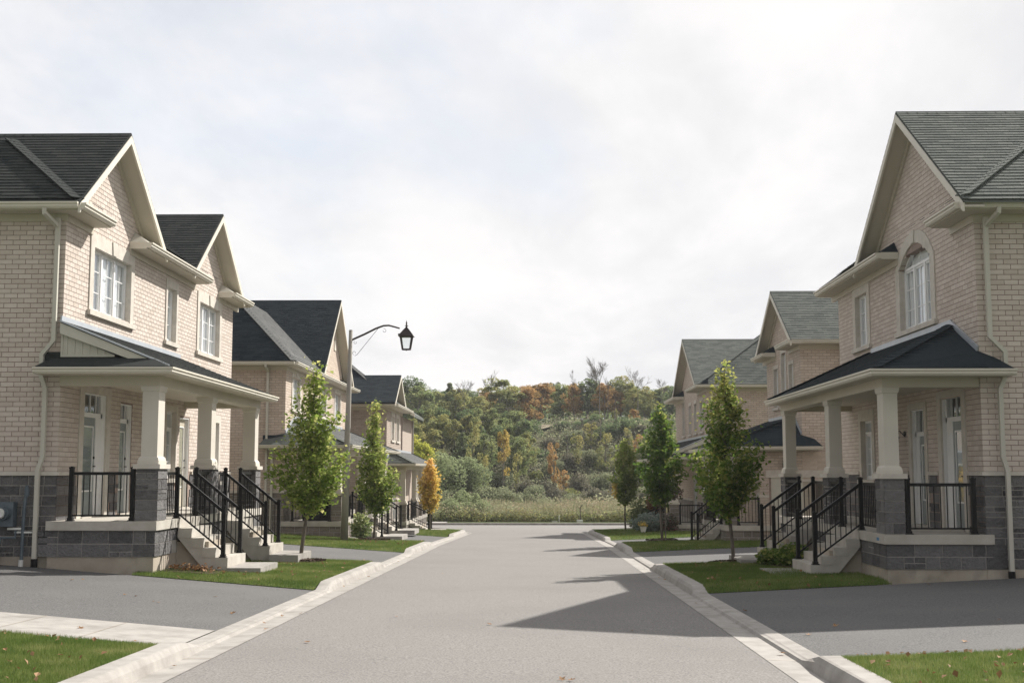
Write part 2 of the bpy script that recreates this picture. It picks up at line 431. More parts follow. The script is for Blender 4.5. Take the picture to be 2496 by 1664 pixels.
def ashlar(a0, a1, b0, b1, rng, joint=.018, row=.19, openings=()):
    """Random coursed stone: wide blocks, some split into two thin ones."""
    out = []; b = b0; rows = max(1, round((b1 - b0) / row)); h = (b1 - b0) / rows
    for k in range(rows):
        a = a0; lo, hi = b0 + k * h, b0 + (k + 1) * h
        while a < a1 - .02:
            w = rng.uniform(.22, .52)
            if a1 - (a + w) < .14: w = a1 - a
            r = rng.random()
            if r < .25 and w > .3:
                m = lo + h * rng.choice((.4, .5, .6)); c = a + w * rng.uniform(.4, .6)
                cells = [(a, a + w, lo, m), (a, c, m, hi), (c, a + w, m, hi)] if rng.random() < .5 else [(a, c, lo, m), (c, a + w, lo, m), (a, a + w, m, hi)]
            else: cells = [(a, a + w, lo, hi)]
            for p, q, s_, t in cells:
                if any(p < o[1] and q > o[0] and s_ < o[3] and t > o[2] for o in openings): continue
                out.append((p + joint / 2, q - joint / 2, s_ + joint / 2, t - joint / 2))
            a += w
    return out

# ------------------------------------------------------------------ terrain heights
_RY = [-50, 42, 61, 72, 82, 400]; _RZ = [1.035, -.87, -1.42, -1.68, -1.87, -1.87]
def road_z(Y): return float(np.interp(Y, _RY, _RZ))
LC, RC = -3.80, 2.80
def ground_z(X, Y):
    if X < LC: return road_z(Y) + .03 + .060 * (LC - X)
    if X > RC: return road_z(Y) + .03 + .037 * (X - RC)
    return road_z(Y)

# ------------------------------------------------------------------ houses
GUTTER = [(0, 0), (.07, 0), (.10, .035), (.095, .07), (.125, .085), (.125, .115), (0, .115)]
class House:
    """u = metres out from the brick facade towards the street, v = along the street, z up."""
    def __init__(s, name, label, Xf, side, v0, v1, u_back, brick, shingle, seed, stone='stone_slate', stone_mortar='mortar_pale', group='brick houses along the street'):
        s.Xf, s.s, s.v0, s.v1, s.ub, s.brick, s.sh, s.stone, s.sm = Xf, side, v0, v1, u_back, brick, shingle, stone, stone_mortar
        s.rng = random.Random(seed)
        s.root = thing(name, (Xf, v0, ground_z(Xf, v0)), label, 'house', group)
        s.wall_ops = []
    def x(s, u): return s.Xf + s.s * u
    def p(s, u, v, z): return (s.x(u), v, z)
    def ubox(s, mb, u0, u1, v0, v1, z0, z1): mb.box(s.x(u0), s.x(u1), v0, v1, z0, z1)
    def one(s, name, mat, parent, *b, **kw):
        mb = MB(); s.ubox(mb, *b); return mb.build(name, mat, parent or s.root, recalc=False, **kw)
    # -- walls
    def panel(s, mb, u0, u1, a0, a1, z0, z1, ops):
        vs = sorted({a0, a1, *[min(max(o[i], a0), a1) for o in ops for i in (0, 1)]})
        zs = sorted({z0, z1, *[min(max(o[i], z0), z1) for o in ops for i in (2, 3)]})
        for i in range(len(vs) - 1):
            for j in range(len(zs) - 1):
                mv, mz = (vs[i] + vs[i + 1]) / 2, (zs[j] + zs[j + 1]) / 2
                if any(o[0] < mv < o[1] and o[2] < mz < o[3] for o in ops): continue
                s.ubox(mb, u0, u1, vs[i], vs[i + 1], zs[j], zs[j + 1])
    def brick_facade(s, wall, z0, z1, ops, gables, limit, zlow, side_x, brick_len=.25, ch=.0915):
        """Front and camera-side brick courses on a mortar backing."""
        pc = Pieces(); sx = s.s; z1 = z0 + round((z1 - z0) / ch) * ch
        for (p, q, b, t) in fill_rects(s.v0, s.v1, z0, z1, ch, brick_len, ops, None, .012):
            p = max(p, s.v0 + .031)
            if q - p < .02: continue
            pc.box(s.x(-.03), s.x(-.006), p, q, b, t, (1, 0, 0))
        for g in gables:                                   # (v_foot0, v_apex, v_foot1, z_foot, z_apex)
            f0, ap, f1, zf, za = g
            sp = lambda z, f0=f0, ap=ap, f1=f1, zf=zf, za=za: (max(s.v0 + .005, f0 + (ap - f0) * (z - zf) / (za - zf)), f1 + (ap - f1) * (z - zf) / (za - zf)) if z < za - .1 else None
            n = round((z1 - z0) / ch); zb = z1
            for (p, q, b, t) in fill_rects(f0, f1, zb, za, ch, brick_len, ops, sp, .012, off=(n % 2) * brick_len / 2):
                pc.box(s.x(-.03), s.x(-.006), p, q, b, t, (1, 0, 0))
        u0, u1 = -side_x, 0
        for (p, q, b, t) in fill_rects(0, side_x, zlow, z1, ch, brick_len, (), None, .0135):
            if p < .01: p = .006
            pc.box(s.x(-p), s.x(-q), s.v0 + .006, s.v0 + .03, b, t, (0, 1, 0))
        pc.build('brick', s.brick, wall, limit, s.rng)
    # -- windows
    def window(s, v0, v1, z0, z1, panes=2, rows=4, cols=2, arch=0.0, trans=0.0, sur=.16, top=.26, sill=.10, key=False, depth=.10, lit=True, detail=True, label=None):
        r = s.root; fd = -depth - .07
        mb = MB(); w = .055
        def bar(a, b, c, d, u0=fd, u1=-depth): s.ubox(mb, u0, u1, a, b, c, d)
        bar(v0, v0 + w, z0, z1); bar(v1 - w, v1, z0, z1, -.26, -depth); bar(v0 + w, v1 - w, z0, z0 + w)
        zt = z1
        if not arch: bar(v0 + w, v1 - w, z1 - w, z1)
        if arch or trans:
            bar(v0 + w, v1 - w, z1 - w / 2 - trans, z1 + w / 2 - trans)
        pw = (v1 - v0) / panes; ztop = z1 - trans
        for i in range(1, panes): bar(v0 + i * pw - .04, v0 + i * pw + .04, z0 + w - .004, ztop - .01, fd - .003, -depth + .004)
        for i in range(panes):                              # sash frames set slightly back
            a, b = v0 + i * pw + .045, v0 + (i + 1) * pw - .045
            if detail:
                for (c, d, e, f) in ((a, a + .035, z0 + w, ztop - .03), (b - .035, b, z0 + w, ztop - .03), (a + .035, b - .035, z0 + w, z0 + w + .035), (a + .035, b - .035, ztop - .07, ztop - .03)):
                    bar(c, d, e, f, fd + .005, -depth - .02)
        def arch_z(v): return z1 + arch * max(0.0, 1 - ((v - (v0 + v1) / 2) / ((v1 - v0) / 2)) ** 2)
        if arch:
            N = 14; vs = [v0 + (v1 - v0) * i / N for i in range(N + 1)]
            for i in range(N):
                mb.prism([s.p(fd, vs[i], arch_z(vs[i]) - w), s.p(fd, vs[i + 1], arch_z(vs[i + 1]) - w), s.p(fd, vs[i + 1], arch_z(vs[i + 1])), s.p(fd, vs[i], arch_z(vs[i]))], (s.s * .07, 0, 0))
        fr = mb.build('window', 'frame_white', r, recalc=True)
        if label: fr['label'] = label
        g = MB(); gu = fd + .03
        zz = [z0 + .02, z1] if not arch else None
        if arch:
            N = 14; vs = [v0 + .01 + (v1 - v0 - .02) * i / N for i in range(N + 1)]
            g.face([s.p(gu, v0 + .01, z0 + .02), s.p(gu, v1 - .01, z0 + .02)] + [s.p(gu, v, arch_z(v) - .02) for v in vs[::-1]])
        else: g.face([s.p(gu, v0 + .01, z0 + .02), s.p(gu, v1 - .01, z0 + .02), s.p(gu, v1 - .01, z1 - .02), s.p(gu, v0 + .01, z1 - .02)])
        g.build('pane', 'glass', fr, recalc=False)
        m = MB()
        for i in range(panes):
            a, b = v0 + i * pw + .05, v0 + (i + 1) * pw - .05
            for c in range(1, cols):
                vc = a + (b - a) * c / cols; s.ubox(m, gu + .004, gu + .016, vc - .009, vc + .009, z0 + .06, ztop - .06)
            for k in range(1, rows):
                zc = z0 + (ztop - z0) * k / rows; s.ubox(m, gu + .004, gu + .015, a, b, zc - .009, zc + .009)
        if trans or arch:
            for c in (1, 2, 3):
                vc = v0 + (v1 - v0) * c / 4; s.ubox(m, gu + .004, gu + .016, vc - .009, vc + .009, ztop + .03, (arch_z(vc) if arch else z1) - .04)
        if m.v: m.build('muntin', 'frame_white', fr, recalc=False)
        c = MB(); N = 36; cu = fd - .018                     # pleated sheer curtain
        hi = z1 + arch
        for i in range(N):
            a, b = v0 - .05 + (v1 - v0 + .1) * i / N, v0 - .05 + (v1 - v0 + .1) * (i + 1) / N
            u_a, u_b = cu - .02 * (i % 2), cu - .02 * ((i + 1) % 2)
            gap = (i % 12 == 5) and not lit
            if not gap: c.face([s.p(u_a, a, z0 - .05), s.p(u_b, b, z0 - .05), s.p(u_b, b, hi + .05), s.p(u_a, a, hi + .05)])
        c.build('curtain', 'curtain', fr, recalc=False)
        d = MB(); s.ubox(d, cu - .5, cu - .12, v0 - .2, v1 + .2, z0 - .2, hi + .2); d.build('room_shade_box', 'painted_dark', fr, recalc=False)  # dark-painted box plays the unlit room behind the curtain
        # precast surround
        q = MB(); uo, ui = .018, -.10
        if sur:
            s.ubox(q, ui, uo, v0 - sur, v0 + .006, z0, z1 + (0 if arch else top)); s.ubox(q, ui, uo, v1 - .006, v1 + sur, z0, z1 + (0 if arch else top))
            if not arch: s.ubox(q, ui, uo, v0 + .006, v1 - .006, z1 - .006, z1 + top)
            else:
                N = 16; vs = [v0 - sur + (v1 - v0 + 2 * sur) * i / N for i in range(N + 1)]
                def outer(v): return z1 + .0 + (arch + top) * max(0.0, 1 - (abs(v - (v0 + v1) / 2) / ((v1 - v0) / 2 + sur)) ** 2.6)
                for i in range(N):
                    a, b = vs[i], vs[i + 1]
                    la, lb = (arch_z(a) if v0 <= a <= v1 else z1), (arch_z(b) if v0 <= b <= v1 else z1)
                    q.prism([s.p(ui, a, la), s.p(ui, b, lb), s.p(ui, b, max(outer(b), lb + .002)), s.p(ui, a, max(outer(a), la + .002))], (s.s * (uo - ui), 0, 0))
            q.build('stone_surround', 'precast', fr, recalc=True)
            if key:
                kz = z1 + arch; vc = (v0 + v1) / 2; k = MB()
                k.prism([s.p(uo, vc - .10, kz), s.p(uo, vc + .10, kz), s.p(uo, vc + .15, kz + top + .02), s.p(uo, vc - .15, kz + top + .02)], (s.s * .022, 0, 0))
                k.build('keystone', 'precast', fr)
        if sill:
            t = MB(); s.ubox(t, -depth - .02, .065, v0 - sur - .06, v1 + sur + .06, z0 - sill, z0 - .002); t.build('sill', 'precast', fr, recalc=False)
        return (v0, v1, z0, z1)
    # -- doors
    def door(s, v0, v1, z0, z1, leaf, trans=.42, sur=.2, top=.22, depth=.08, mat='door_gray', handle_far=True, label=None):
        """leaf = (v0, v1) of the leaf; the rest of the opening is a sidelight."""
        r = s.root; mb = MB(); w = .07; zt = z1 - trans
        s.ubox(mb, -depth - .03, -.02, v0 + .008, v0 + .03, z0, z1 - .01); s.ubox(mb, -depth - .03, -.02, v1 - .03, v1 - .008, z0, z1 - .01)
        s.ubox(mb, -depth - .03, -.02, v0 + .03, v1 - .03, z1 - .03, z1 - .01)
        s.ubox(mb, -depth - .08, -depth, v0 + .03, v1 - .03, zt - .05, zt + .04)
        s.ubox(mb, -depth - .08, -depth, v0 + .03, v0 + .03 + w, z0, z1 - .03); s.ubox(mb, -depth - .08, -depth, v1 - .03 - w, v1 - .03, z0, z1 - .03)
        if leaf[1] < v1 - .2: s.ubox(mb, -depth - .08, -depth, leaf[1], v1 - .1, z0, zt - .05)
        if leaf[0] > v0 + .2: s.ubox(mb, -depth - .08, -depth, v0 + .1, leaf[0], z0, zt - .05)
        for k in (1, 2, 3):
            vc = v0 + (v1 - v0) * k / 4; s.ubox(mb, -depth - .05, -depth - .02, vc - .012, vc + .012, zt + .04, z1 - .03)
        fr = mb.build('door_frame', 'frame_white', r, recalc=False)
        d = MB(); s.ubox(d, -depth - .075, -depth - .02, leaf[0], leaf[1], z0 + .03, zt - .05)
        df = d.build('door', mat, r, recalc=False)
        if label: df['label'] = label
        a, b = leaf[0] + .14, leaf[1] - .14
        e = MB()
        for (p_, q_, c, d_) in ((a - .03, a, z0 + .5, zt - .22), (b, b + .03, z0 + .5, zt - .22), (a, b, z0 + .5, z0 + .53), (a, b, zt - .25, zt - .22)):
            s.ubox(e, -depth - .02, -depth, p_, q_, c, d_)
        e.build('glass_trim', 'frame_white', df, recalc=False)
        g = MB(); g.face([s.p(-depth - .015, a, z0 + .53), s.p(-depth - .015, b, z0 + .53), s.p(-depth - .015, b, zt - .25), s.p(-depth - .015, a, zt - .25)])
        g.build('door_glass', 'glass', df, recalc=False)
        g = MB(); g.face([s.p(-depth - .04, v0 + .1, zt + .04), s.p(-depth - .04, v1 - .1, zt + .04), s.p(-depth - .04, v1 - .1, z1 - .03), s.p(-depth - .04, v0 + .1, z1 - .03)])
        g.build('transom_pane', 'glass', fr, recalc=False)
        g = MB(); s.ubox(g, -depth - .6, -depth - .12, v0 - .1, v1 + .1, z0, z1 + .1); g.build('hall_shade_box', 'painted_dark', fr, recalc=False)  # solid box, the hall's shade put into its colour
        h = MB(); hv = leaf[1] - .07 if handle_far else leaf[0] + .07
        h.tube([s.p(-depth - .02, hv, z0 + 1.0), s.p(-depth + .04, hv, z0 + 1.0)], .014, 6); h.beam(s.p(-depth + .04, hv - .01, z0 + 1.0), s.p(-depth + .04, hv + (-.1 if handle_far else .1), z0 + 1.0), .02, .02)
        h.build('handle', 'black_metal', df)
        h = MB(); h.tube([s.p(-depth - .02, hv, z0 + 1.17), s.p(-depth + .015, hv, z0 + 1.17)], .026, 8); h.build('lock', 'black_metal', df)
        if sur:
            q = MB(); uo, ui = .018, -.10
            s.ubox(q, ui, uo, v0 - sur, v0 + .006, z0, z1 + top); s.ubox(q, ui, uo, v1 - .006, v1 + sur, z0, z1 + top); s.ubox(q, ui, uo, v0 + .006, v1 - .006, z1 - .006, z1 + top)
            q.build('stone_surround', 'precast', fr, recalc=False)
        t = MB(); s.ubox(t, -depth, .05, v0, v1, z0 - .1, z0 + .02); t.build('threshold', 'concrete', fr, recalc=False)
        return (v0, v1, z0, z1)
    # -- roofs
    def slope(s, roof, poly, edge, up, mat=None, limit=0, row=.14, tab=.31, thick=.035, rng=None, back=True):
        """poly: 3-D corners of a roof plane; edge = unit vector along the courses, up = unit vector up the slope."""
        e1, e2 = Vector(edge).normalized(), Vector(up).normalized(); n = e1.cross(e2).normalized()
        if n.z < 0: n = -n
        O = Vector(poly[0]); P2 = [((Vector(p) - O).dot(e1), (Vector(p) - O).dot(e2)) for p in poly]
        a0, a1 = min(p[0] for p in P2), max(p[0] for p in P2); b0, b1 = min(p[1] for p in P2), max(p[1] for p in P2)
        def span(b):
            xs = []
            for i in range(len(P2)):
                (x0, y0), (x1, y1) = P2[i], P2[(i + 1) % len(P2)]
                if (y0 - b) * (y1 - b) < 0: xs.append(x0 + (x1 - x0) * (b - y0) / (y1 - y0))
            return (min(xs), max(xs)) if len(xs) >= 2 else None
        pc = Pieces(); tilt = .085; c, sn = math.cos(tilt), math.sin(tilt)
        u2 = e2 * c - n * sn; n2 = n * c + e2 * sn
        R = np.array([[e1[i], u2[i], n2[i]] for i in range(3)])
        for (p, q, b, t) in fill_rects(a0, a1, b0, b1, row, tab, (), span, .004, off=.07, minlen=.02):
            jit = s.rng.uniform(-.012, .004)
            bl = b + jit; cen = O + e1 * (p + q) / 2 + e2 * ((bl + t + .03) / 2) + n * .012
            pc.add(tuple(cen), (q - p, t + .03 - bl, .011), R, tuple(n))
        pc.build('shingle', mat or s.sh, roof, limit, s.rng)
    def deck(s, mb, poly, thick=.03):
        """Solid board under the shingles; thickness goes straight down."""
        mb.prism([(p[0], p[1], p[2] - thick) for p in poly], (0, 0, thick - .012))
    def gable(s, v0, va, v1, zf, za, u_out, u_in, limit=0, side_first=True, soffit_z=None, frieze_z=None, shingle_both=False, roof=None):
        """Street-facing gable: two slopes with the ridge running back from the street."""
        fr = (za - zf) / (va - v0)
        mb = MB()
        A, B, Cc = s.p(u_out, v0, zf), s.p(u_out, va, za), s.p(u_out, v1, zf)
        a, b, c = s.p(u_in, v0, zf), s.p(u_in, va, za), s.p(u_in, v1, zf)
        s.deck(mb, [A, B, b, a], .05); s.deck(mb, [B, Cc, c, b], .05)
        rf = mb.build('roof', s.sh, s.root) if roof is None else roof
        ux = Vector((-s.s, 0, 0))
        s.slope(rf, [A, a, b, B], ux, (0, va - v0, za - zf), limit=limit)
        s.slope(rf, [Cc, c, b, B], ux, (0, va - v1, za - zf))
        rc = MB()                                          # ridge caps
        n = int(abs(u_out - u_in) / .2)
        for i in range(n):
            ua, ub = u_out - .2 * i, u_out - .2 * (i + 1) - .03
            for sg, vv in ((-1, v0), (1, v1)):
                dv = .12 * sg; dz = -.12 * abs(za - zf) / abs(va - vv)
                rc.prism([s.p(ua, va, za + .03), s.p(ua, va + dv, za + dz + .03), s.p(ua, va + dv, za + dz + .018), s.p(ua, va, za + .018)], (-s.s * abs(ua - ub), 0, 0))
        rc.build('ridge_cap', s.sh, rf)
        # rake boards, soffit and rake frieze
        def band(vs0, vs1, ztop0, ztop1, h, ua, ub, mat, name):
            m = MB()
            m.prism([s.p(ua, vs0, ztop0), s.p(ua, vs1, ztop1), s.p(ua, vs1, ztop1 - h), s.p(ua, vs0, ztop0 - h)], (s.s * (ub - ua), 0, 0)); return m.build(name, mat, rf)
        for vv in (v0, v1):
            band(vv, va, zf - .03, za - .03, .17, u_out - .03, u_out + .012, 'trim_cream', 'rake_board')
            band(vv, va, zf - .10, za - .10, .025, .02, u_out - .031, 'soffit', 'soffit')
            sg = 1 if vv < va else -1
            zz0, zz1 = zf - .126, za - .126
            t0 = .165 / (za - zf)
            if vv < s.v0: t0 = max(t0, (s.v0 - vv) / (va - vv))
            band(vv + (va - vv) * t0, va, zz0 + (za - zf) * t0, zz1, .15, -.004, .035, 'trim_beige', 'rake_frieze')
        return rf
    def eave(s, v0, v1, z, u_out, ret0=True, ret1=True, name='gutter'):
        """Gutter along the street side between v0 and v1 with returned ends, soffit and frieze."""
        path = [(s.x(u_out), v0), (s.x(u_out), v1)]
        mb = MB(); mb.sweep(path, GUTTER, side=s.s); mb2 = mb
        for i in range(len(mb.v)): mb.v[i] = (mb.v[i][0], mb.v[i][1], mb.v[i][2] + z - .115)
        g = mb.build(name, 'trim_cream', s.root)
        so = MB(); va = max(v0, s.v0 - .018); s.ubox(so, 0.02, u_out, va, v1, z - .135, z - .115); so.build('soffit', 'soffit', s.root, recalc=False)
        ec = MB(); s.ubox(ec, .0, u_out, v1 - .015, v1 + .003, z - .137, z + .01)
        ec.build('end_board', 'trim_cream', s.root, recalc=False)
        if v0 > s.v0: ec = MB(); s.ubox(ec, .0, u_out, v0 - .003, v0 + .015, z - .137, z + .01); ec.build('end_board', 'trim_cream', s.root, recalc=False)
        fz = MB(); s.ubox(fz, -.02, .034, max(v0, s.v0 + .022), v1, z - .27, z - .136); fz.build('frieze', 'trim_beige', s.root, recalc=False)
        return g
    def ret_roof(s, v0, v1, z, u_out, rise, mat, hip0=.35, hip1=.35):
        m = MB(); P = s.p
        a, b, c, d = P(u_out + .03, v0, z), P(u_out + .03, v1, z), P(0, v1 - hip1, z + rise), P(0, v0 + hip0, z + rise)
        e, f = P(0, v0, z), P(0, v1, z)
        m.face([a, b, c, d]); m.face([a, d, e]); m.face([b, f, c]); m.face([a, e, f, b]); m.face([e, d, c, f])
        m.build('return_roof', mat, s.root)
    def side_eave(s, z, u0, u1, over):
        """Gutter on the camera side wall plus soffit and frieze."""
        path = [(s.x(u1), s.v0 - over), (s.x(u0), s.v0 - over)]
        mb = MB(); mb.sweep(path, GUTTER, side=s.s)
        for i in range(len(mb.v)): mb.v[i] = (mb.v[i][0], mb.v[i][1], mb.v[i][2] + z - .115)
        mb.build('gutter', 'trim_cream', s.root)
        so = MB(); s.ubox(so, u1, u0, s.v0 - over, s.v0 - .02, z - .135, z - .115); so.build('soffit', 'soffit', s.root, recalc=False)
        fz = MB(); s.ubox(fz, u1, .03, s.v0 - .03, s.v0 + .02, z - .27, z - .136); fz.build('frieze', 'trim_beige', s.root, recalc=False)
    def hip(s, u_e, u_b, v0, v1, z, pitch, ztop, limit=0, mat=None, front=None):
        """Main roof: slopes on the street side and both ends, cut flat at ztop."""
        d = (ztop - z) / pitch; P = s.p
        d = min(d, (v1 - v0) / 2 - .05); zt = z + pitch * d
        mb = MB()
        cs = [P(u_e, v0, z), P(u_e, v1, z), P(u_e - d, v1 - d, zt), P(u_e - d, v0 + d, zt), P(u_b, v0, z), P(u_b, v1, z), P(u_b, v1 - d, zt), P(u_b, v0 + d, zt)]
        A, B, C_, D, E_, F_, G, H_ = cs
        k = u_e + .02; A2, B2 = P(-.02, v0 + k, z + k * pitch), P(-.02, v1 - k, z + k * pitch)
        for f in ([A2, B2, C_, D], [A, A2, D, H_, E_], [B, F_, G, C_, B2], [D, C_, G, H_], [E_, H_, G, F_]): mb.face(f)
        rf = mb.build('roof', mat or s.sh, s.root)
        ux = Vector((-s.s, 0, 0))
        s.slope(rf, [A, E_, H_, D], ux, (0, d, zt - z), mat=mat, limit=limit)
        s.slope(rf, [A2, B2, C_, D], (0, 1, 0), (-s.s * d, 0, zt - z), mat=front or mat)
        hc = MB(); n = max(2, int(math.hypot(d * 1.414, zt - z) / .2)); A_, D_ = Vector(A), Vector(D)
        for i in range(n):
            t0, t1 = i / n, min(1, (i + 1.2) / n); q0, q1 = A_.lerp(D_, t0) + Vector((0, 0, .02)), A_.lerp(D_, t1) + Vector((0, 0, .012))
            hc.beam(q0, q1, .26, .02)
        hc.build('hip_cap', front or mat or s.sh, rf)
        return rf
    # -- porch pieces
    def column(s, u0, u1, v0, v1, z_slab, z_cap, z_beam, far=False):
        r = s.root
        m = MB(); s.ubox(m, u0 + .02, u1 - .02, v0 + .02, v1 - .02, z_slab, z_cap)
        pier = m.build('pier', s.sm, r, recalc=False)
        pc = Pieces()
        for (a, b, c, d) in ashlar(v0, v1, z_slab + .005, z_cap, s.rng): pc.box(s.x(u1 - .03), s.x(u1), a, b, c, d, (1, 0, 0))
        for (a, b, c, d) in ashlar(u0, u1, z_slab + .005, z_cap, s.rng): pc.box(s.x(a), s.x(b), v0, v0 + .03, c, d, (0, 1, 0))
        for (a, b, c, d) in ashlar(u0, u1, z_slab + .005, z_cap, s.rng): pc.box(s.x(a), s.x(b), v1 - .03, v1, c, d, (0, 1, 0))
        pc.build('stone', s.stone, pier, 60, s.rng)
        m = MB(); s.ubox(m, u0 - .04, u1 + .04, v0 - .04, v1 + .04, z_cap, z_cap + .085); m.build('pier_cap', 'precast', r, recalc=False)
        m = MB(); cu, cv = (u0 + u1) / 2, (v0 + v1) / 2; hu, hv = (u1 - u0) / 2 - .058, (v1 - v0) / 2 - .095; zc = z_cap + .086
        s.ubox(m, cu - hu - .045, cu + hu + .045, cv - hv - .045, cv + hv + .045, zc, zc + .06)
        zs = [(zc + .06, .04), (zc + .11, .03), (zc + .14, 0), (z_beam - .11, 0), (z_beam - .09, .02), (z_beam - .07, .022), (z_beam, .035)]
        for (za, ea), (zb, eb) in zip(zs, zs[1:]):
            lo = [s.p(cu + a * (hu + ea), cv + b * (hv + ea), za) for a, b in ((-1, -1), (1, -1), (1, 1), (-1, 1))]
            hi = [s.p(cu + a * (hu + eb), cv + b * (hv + eb), zb) for a, b in ((-1, -1), (1, -1), (1, 1), (-1, 1))]
            for i in range(4): m.face([lo[i], lo[(i + 1) % 4], hi[(i + 1) % 4], hi[i]])
        m.build('column', 'column_paint', r)
    def rail(s, a, b, za, zb, parent_name='railing', posts=(True, True), h=.93, n=None, limit=True, post_drop=0.0):
        """a, b = (u, v) plan ends; za, zb = floor heights at the ends."""
        A, B = Vector(s.p(*a, za)), Vector(s.p(*b, zb)); L = (B - A).length
        m = MB(); up = Vector((0, 0, 1)); d = (B - A).normalized()
        top0, top1 = A + up * (h - .07), B + up * (h - .07)
        m.beam(top0, top1, .045, .055); rl = m.build(parent_name, 'black_metal', s.root)
        m = MB(); lo_ = .10 if abs(za - zb) < .01 else .12; m.beam(A + up * lo_, B + up * lo_, .03, .03); m.build('bottom_rail', 'black_metal', rl)
        pc = Pieces(); n = n or max(2, round(L / .115))
        for i in range(1, n):
            q = A.lerp(B, i / n); lo, hi = q.z + .10, q.z + h - .08
            pc.add((q.x, q.y, (lo + hi) / 2), (.016, .016, hi - lo), None, (0, 1, 0))
        pc.build('baluster', 'black_metal', rl, 60, s.rng)
        for q, zq, on in ((A, za, posts[0]), (B, zb, posts[1])):
            if not on: continue
            m = MB(); w = .037
            m.box(q.x - w, q.x + w, q.y - w, q.y + w, zq, zq + h + .02); m.box(q.x - .043, q.x + .043, q.y - .043, q.y + .043, zq + h + .02, zq + h + .045)
            m.box(q.x - w * .6, q.x + w * .6, q.y - w * .6, q.y + w * .6, zq + h + .045, zq + h + .06)
            m.box(q.x - .065, q.x + .065, q.y - .065, q.y + .065, zq, zq + .018); m.box(q.x - .048, q.x + .048, q.y - .048, q.y + .048, zq + .018, zq + .06)
            m.build('post', 'black_metal', rl, recalc=False)
        return rl
    def stairs(s, u_edge, v0, v1, z_slab, rises, run, rise, zg, rails=True, pad=True):
        st = MB(); s.ubox(st, u_edge - .3, u_edge + run * (rises - 1.6), v0 + .12, v1 - .12, zg - .4, z_slab - rise * 2.4)
        base = st.build('stair_base', 'foundation', s.root, recalc=False)
        sm = MB()                                          # stringer sides and underside as one cast body
        prof = [(u_edge - .02, z_slab - rise * 1.9)]
        for i in range(1, rises + 1):
            z = z_slab - rise * i - .03
            prof.append((u_edge - .02 + (0 if i == 1 else 0) + run * (i - 1) + .01, z)) if i == 1 else prof.append((u_edge + run * (i - 1), z))
            prof.append((u_edge + run * i, z))
        prof += [(u_edge + run * rises, zg - .2), (u_edge + run * rises - .25, zg - .2)]
        pts = [s.p(u, v0 + .012, z) for u, z in prof]
        sm.prism(pts, (0, v1 - v0 - .024, 0))
        body = sm.build('stair', 'concrete', s.root)
        for i in range(1, rises + 1):
            z = z_slab - rise * i
            m = MB(); s.ubox(m, u_edge + run * (i - 1) + (.002 if i > 1 else 0), u_edge + run * i + .025, v0, v1, z - rise * .98 if i < rises else zg - .3, z); m.build('step', 'concrete', body, recalc=False)
        m = MB(); s.ubox(m, u_edge - .05, u_edge + .02, v0, v1, z_slab - rise * .98, z_slab - .001); m.build('step', 'concrete', body, recalc=False)
        if rails:
            ub = u_edge + run * rises - .08
            for vv in (v0 + .06, v1 - .06):
                s.rail((u_edge - .06, vv), (ub, vv), z_slab, z_slab - rise * rises, 'stair_railing')
        if pad:
            for i, (a, b) in enumerate(((0, .5), (.5, 1))):
                m = MB(); uu = u_edge + run * rises
                X0, X1 = uu + .03, uu + .68
                s.ubox(m, X0, X1, v0 - .08 + (v1 - v0 + .1) * a + .006, v0 - .08 + (v1 - v0 + .1) * b - .006, zg - .12, zg + .055); m.build('paver', 'concrete_curb', base, recalc=False)

def downspout(h, u, v, ztop, zbot, jogs=(), mat='siding_gray', boot=True):
    """Rectangular pipe on the camera side wall; jogs = [(z, du)] sideways shifts."""
    pts = [(u[0], ztop)]; cu = u[0]
    for z, un in jogs:
        pts += [(cu, z + .16), (un, z - .10)]; cu = un
    pts.append((cu, zbot))
    m = MB()
    m.tube([h.p(a, v, b) for a, b in pts], .052, 4, rot=math.pi / 4)
    m.tube([h.p(u[1], v - .42, ztop + .10), h.p(u[1], v - .42, ztop + .02), h.p(u[0], v, ztop - .16)], .048, 4, rot=math.pi / 4)
    d = m.build('downspout', mat, h.root)
    if boot:
        m = MB(); m.tube([h.p(cu, v, zbot + .02), h.p(cu, v, zbot - .35)], .06, 10); m.build('drain_boot', 'black_metal', d)
    return d

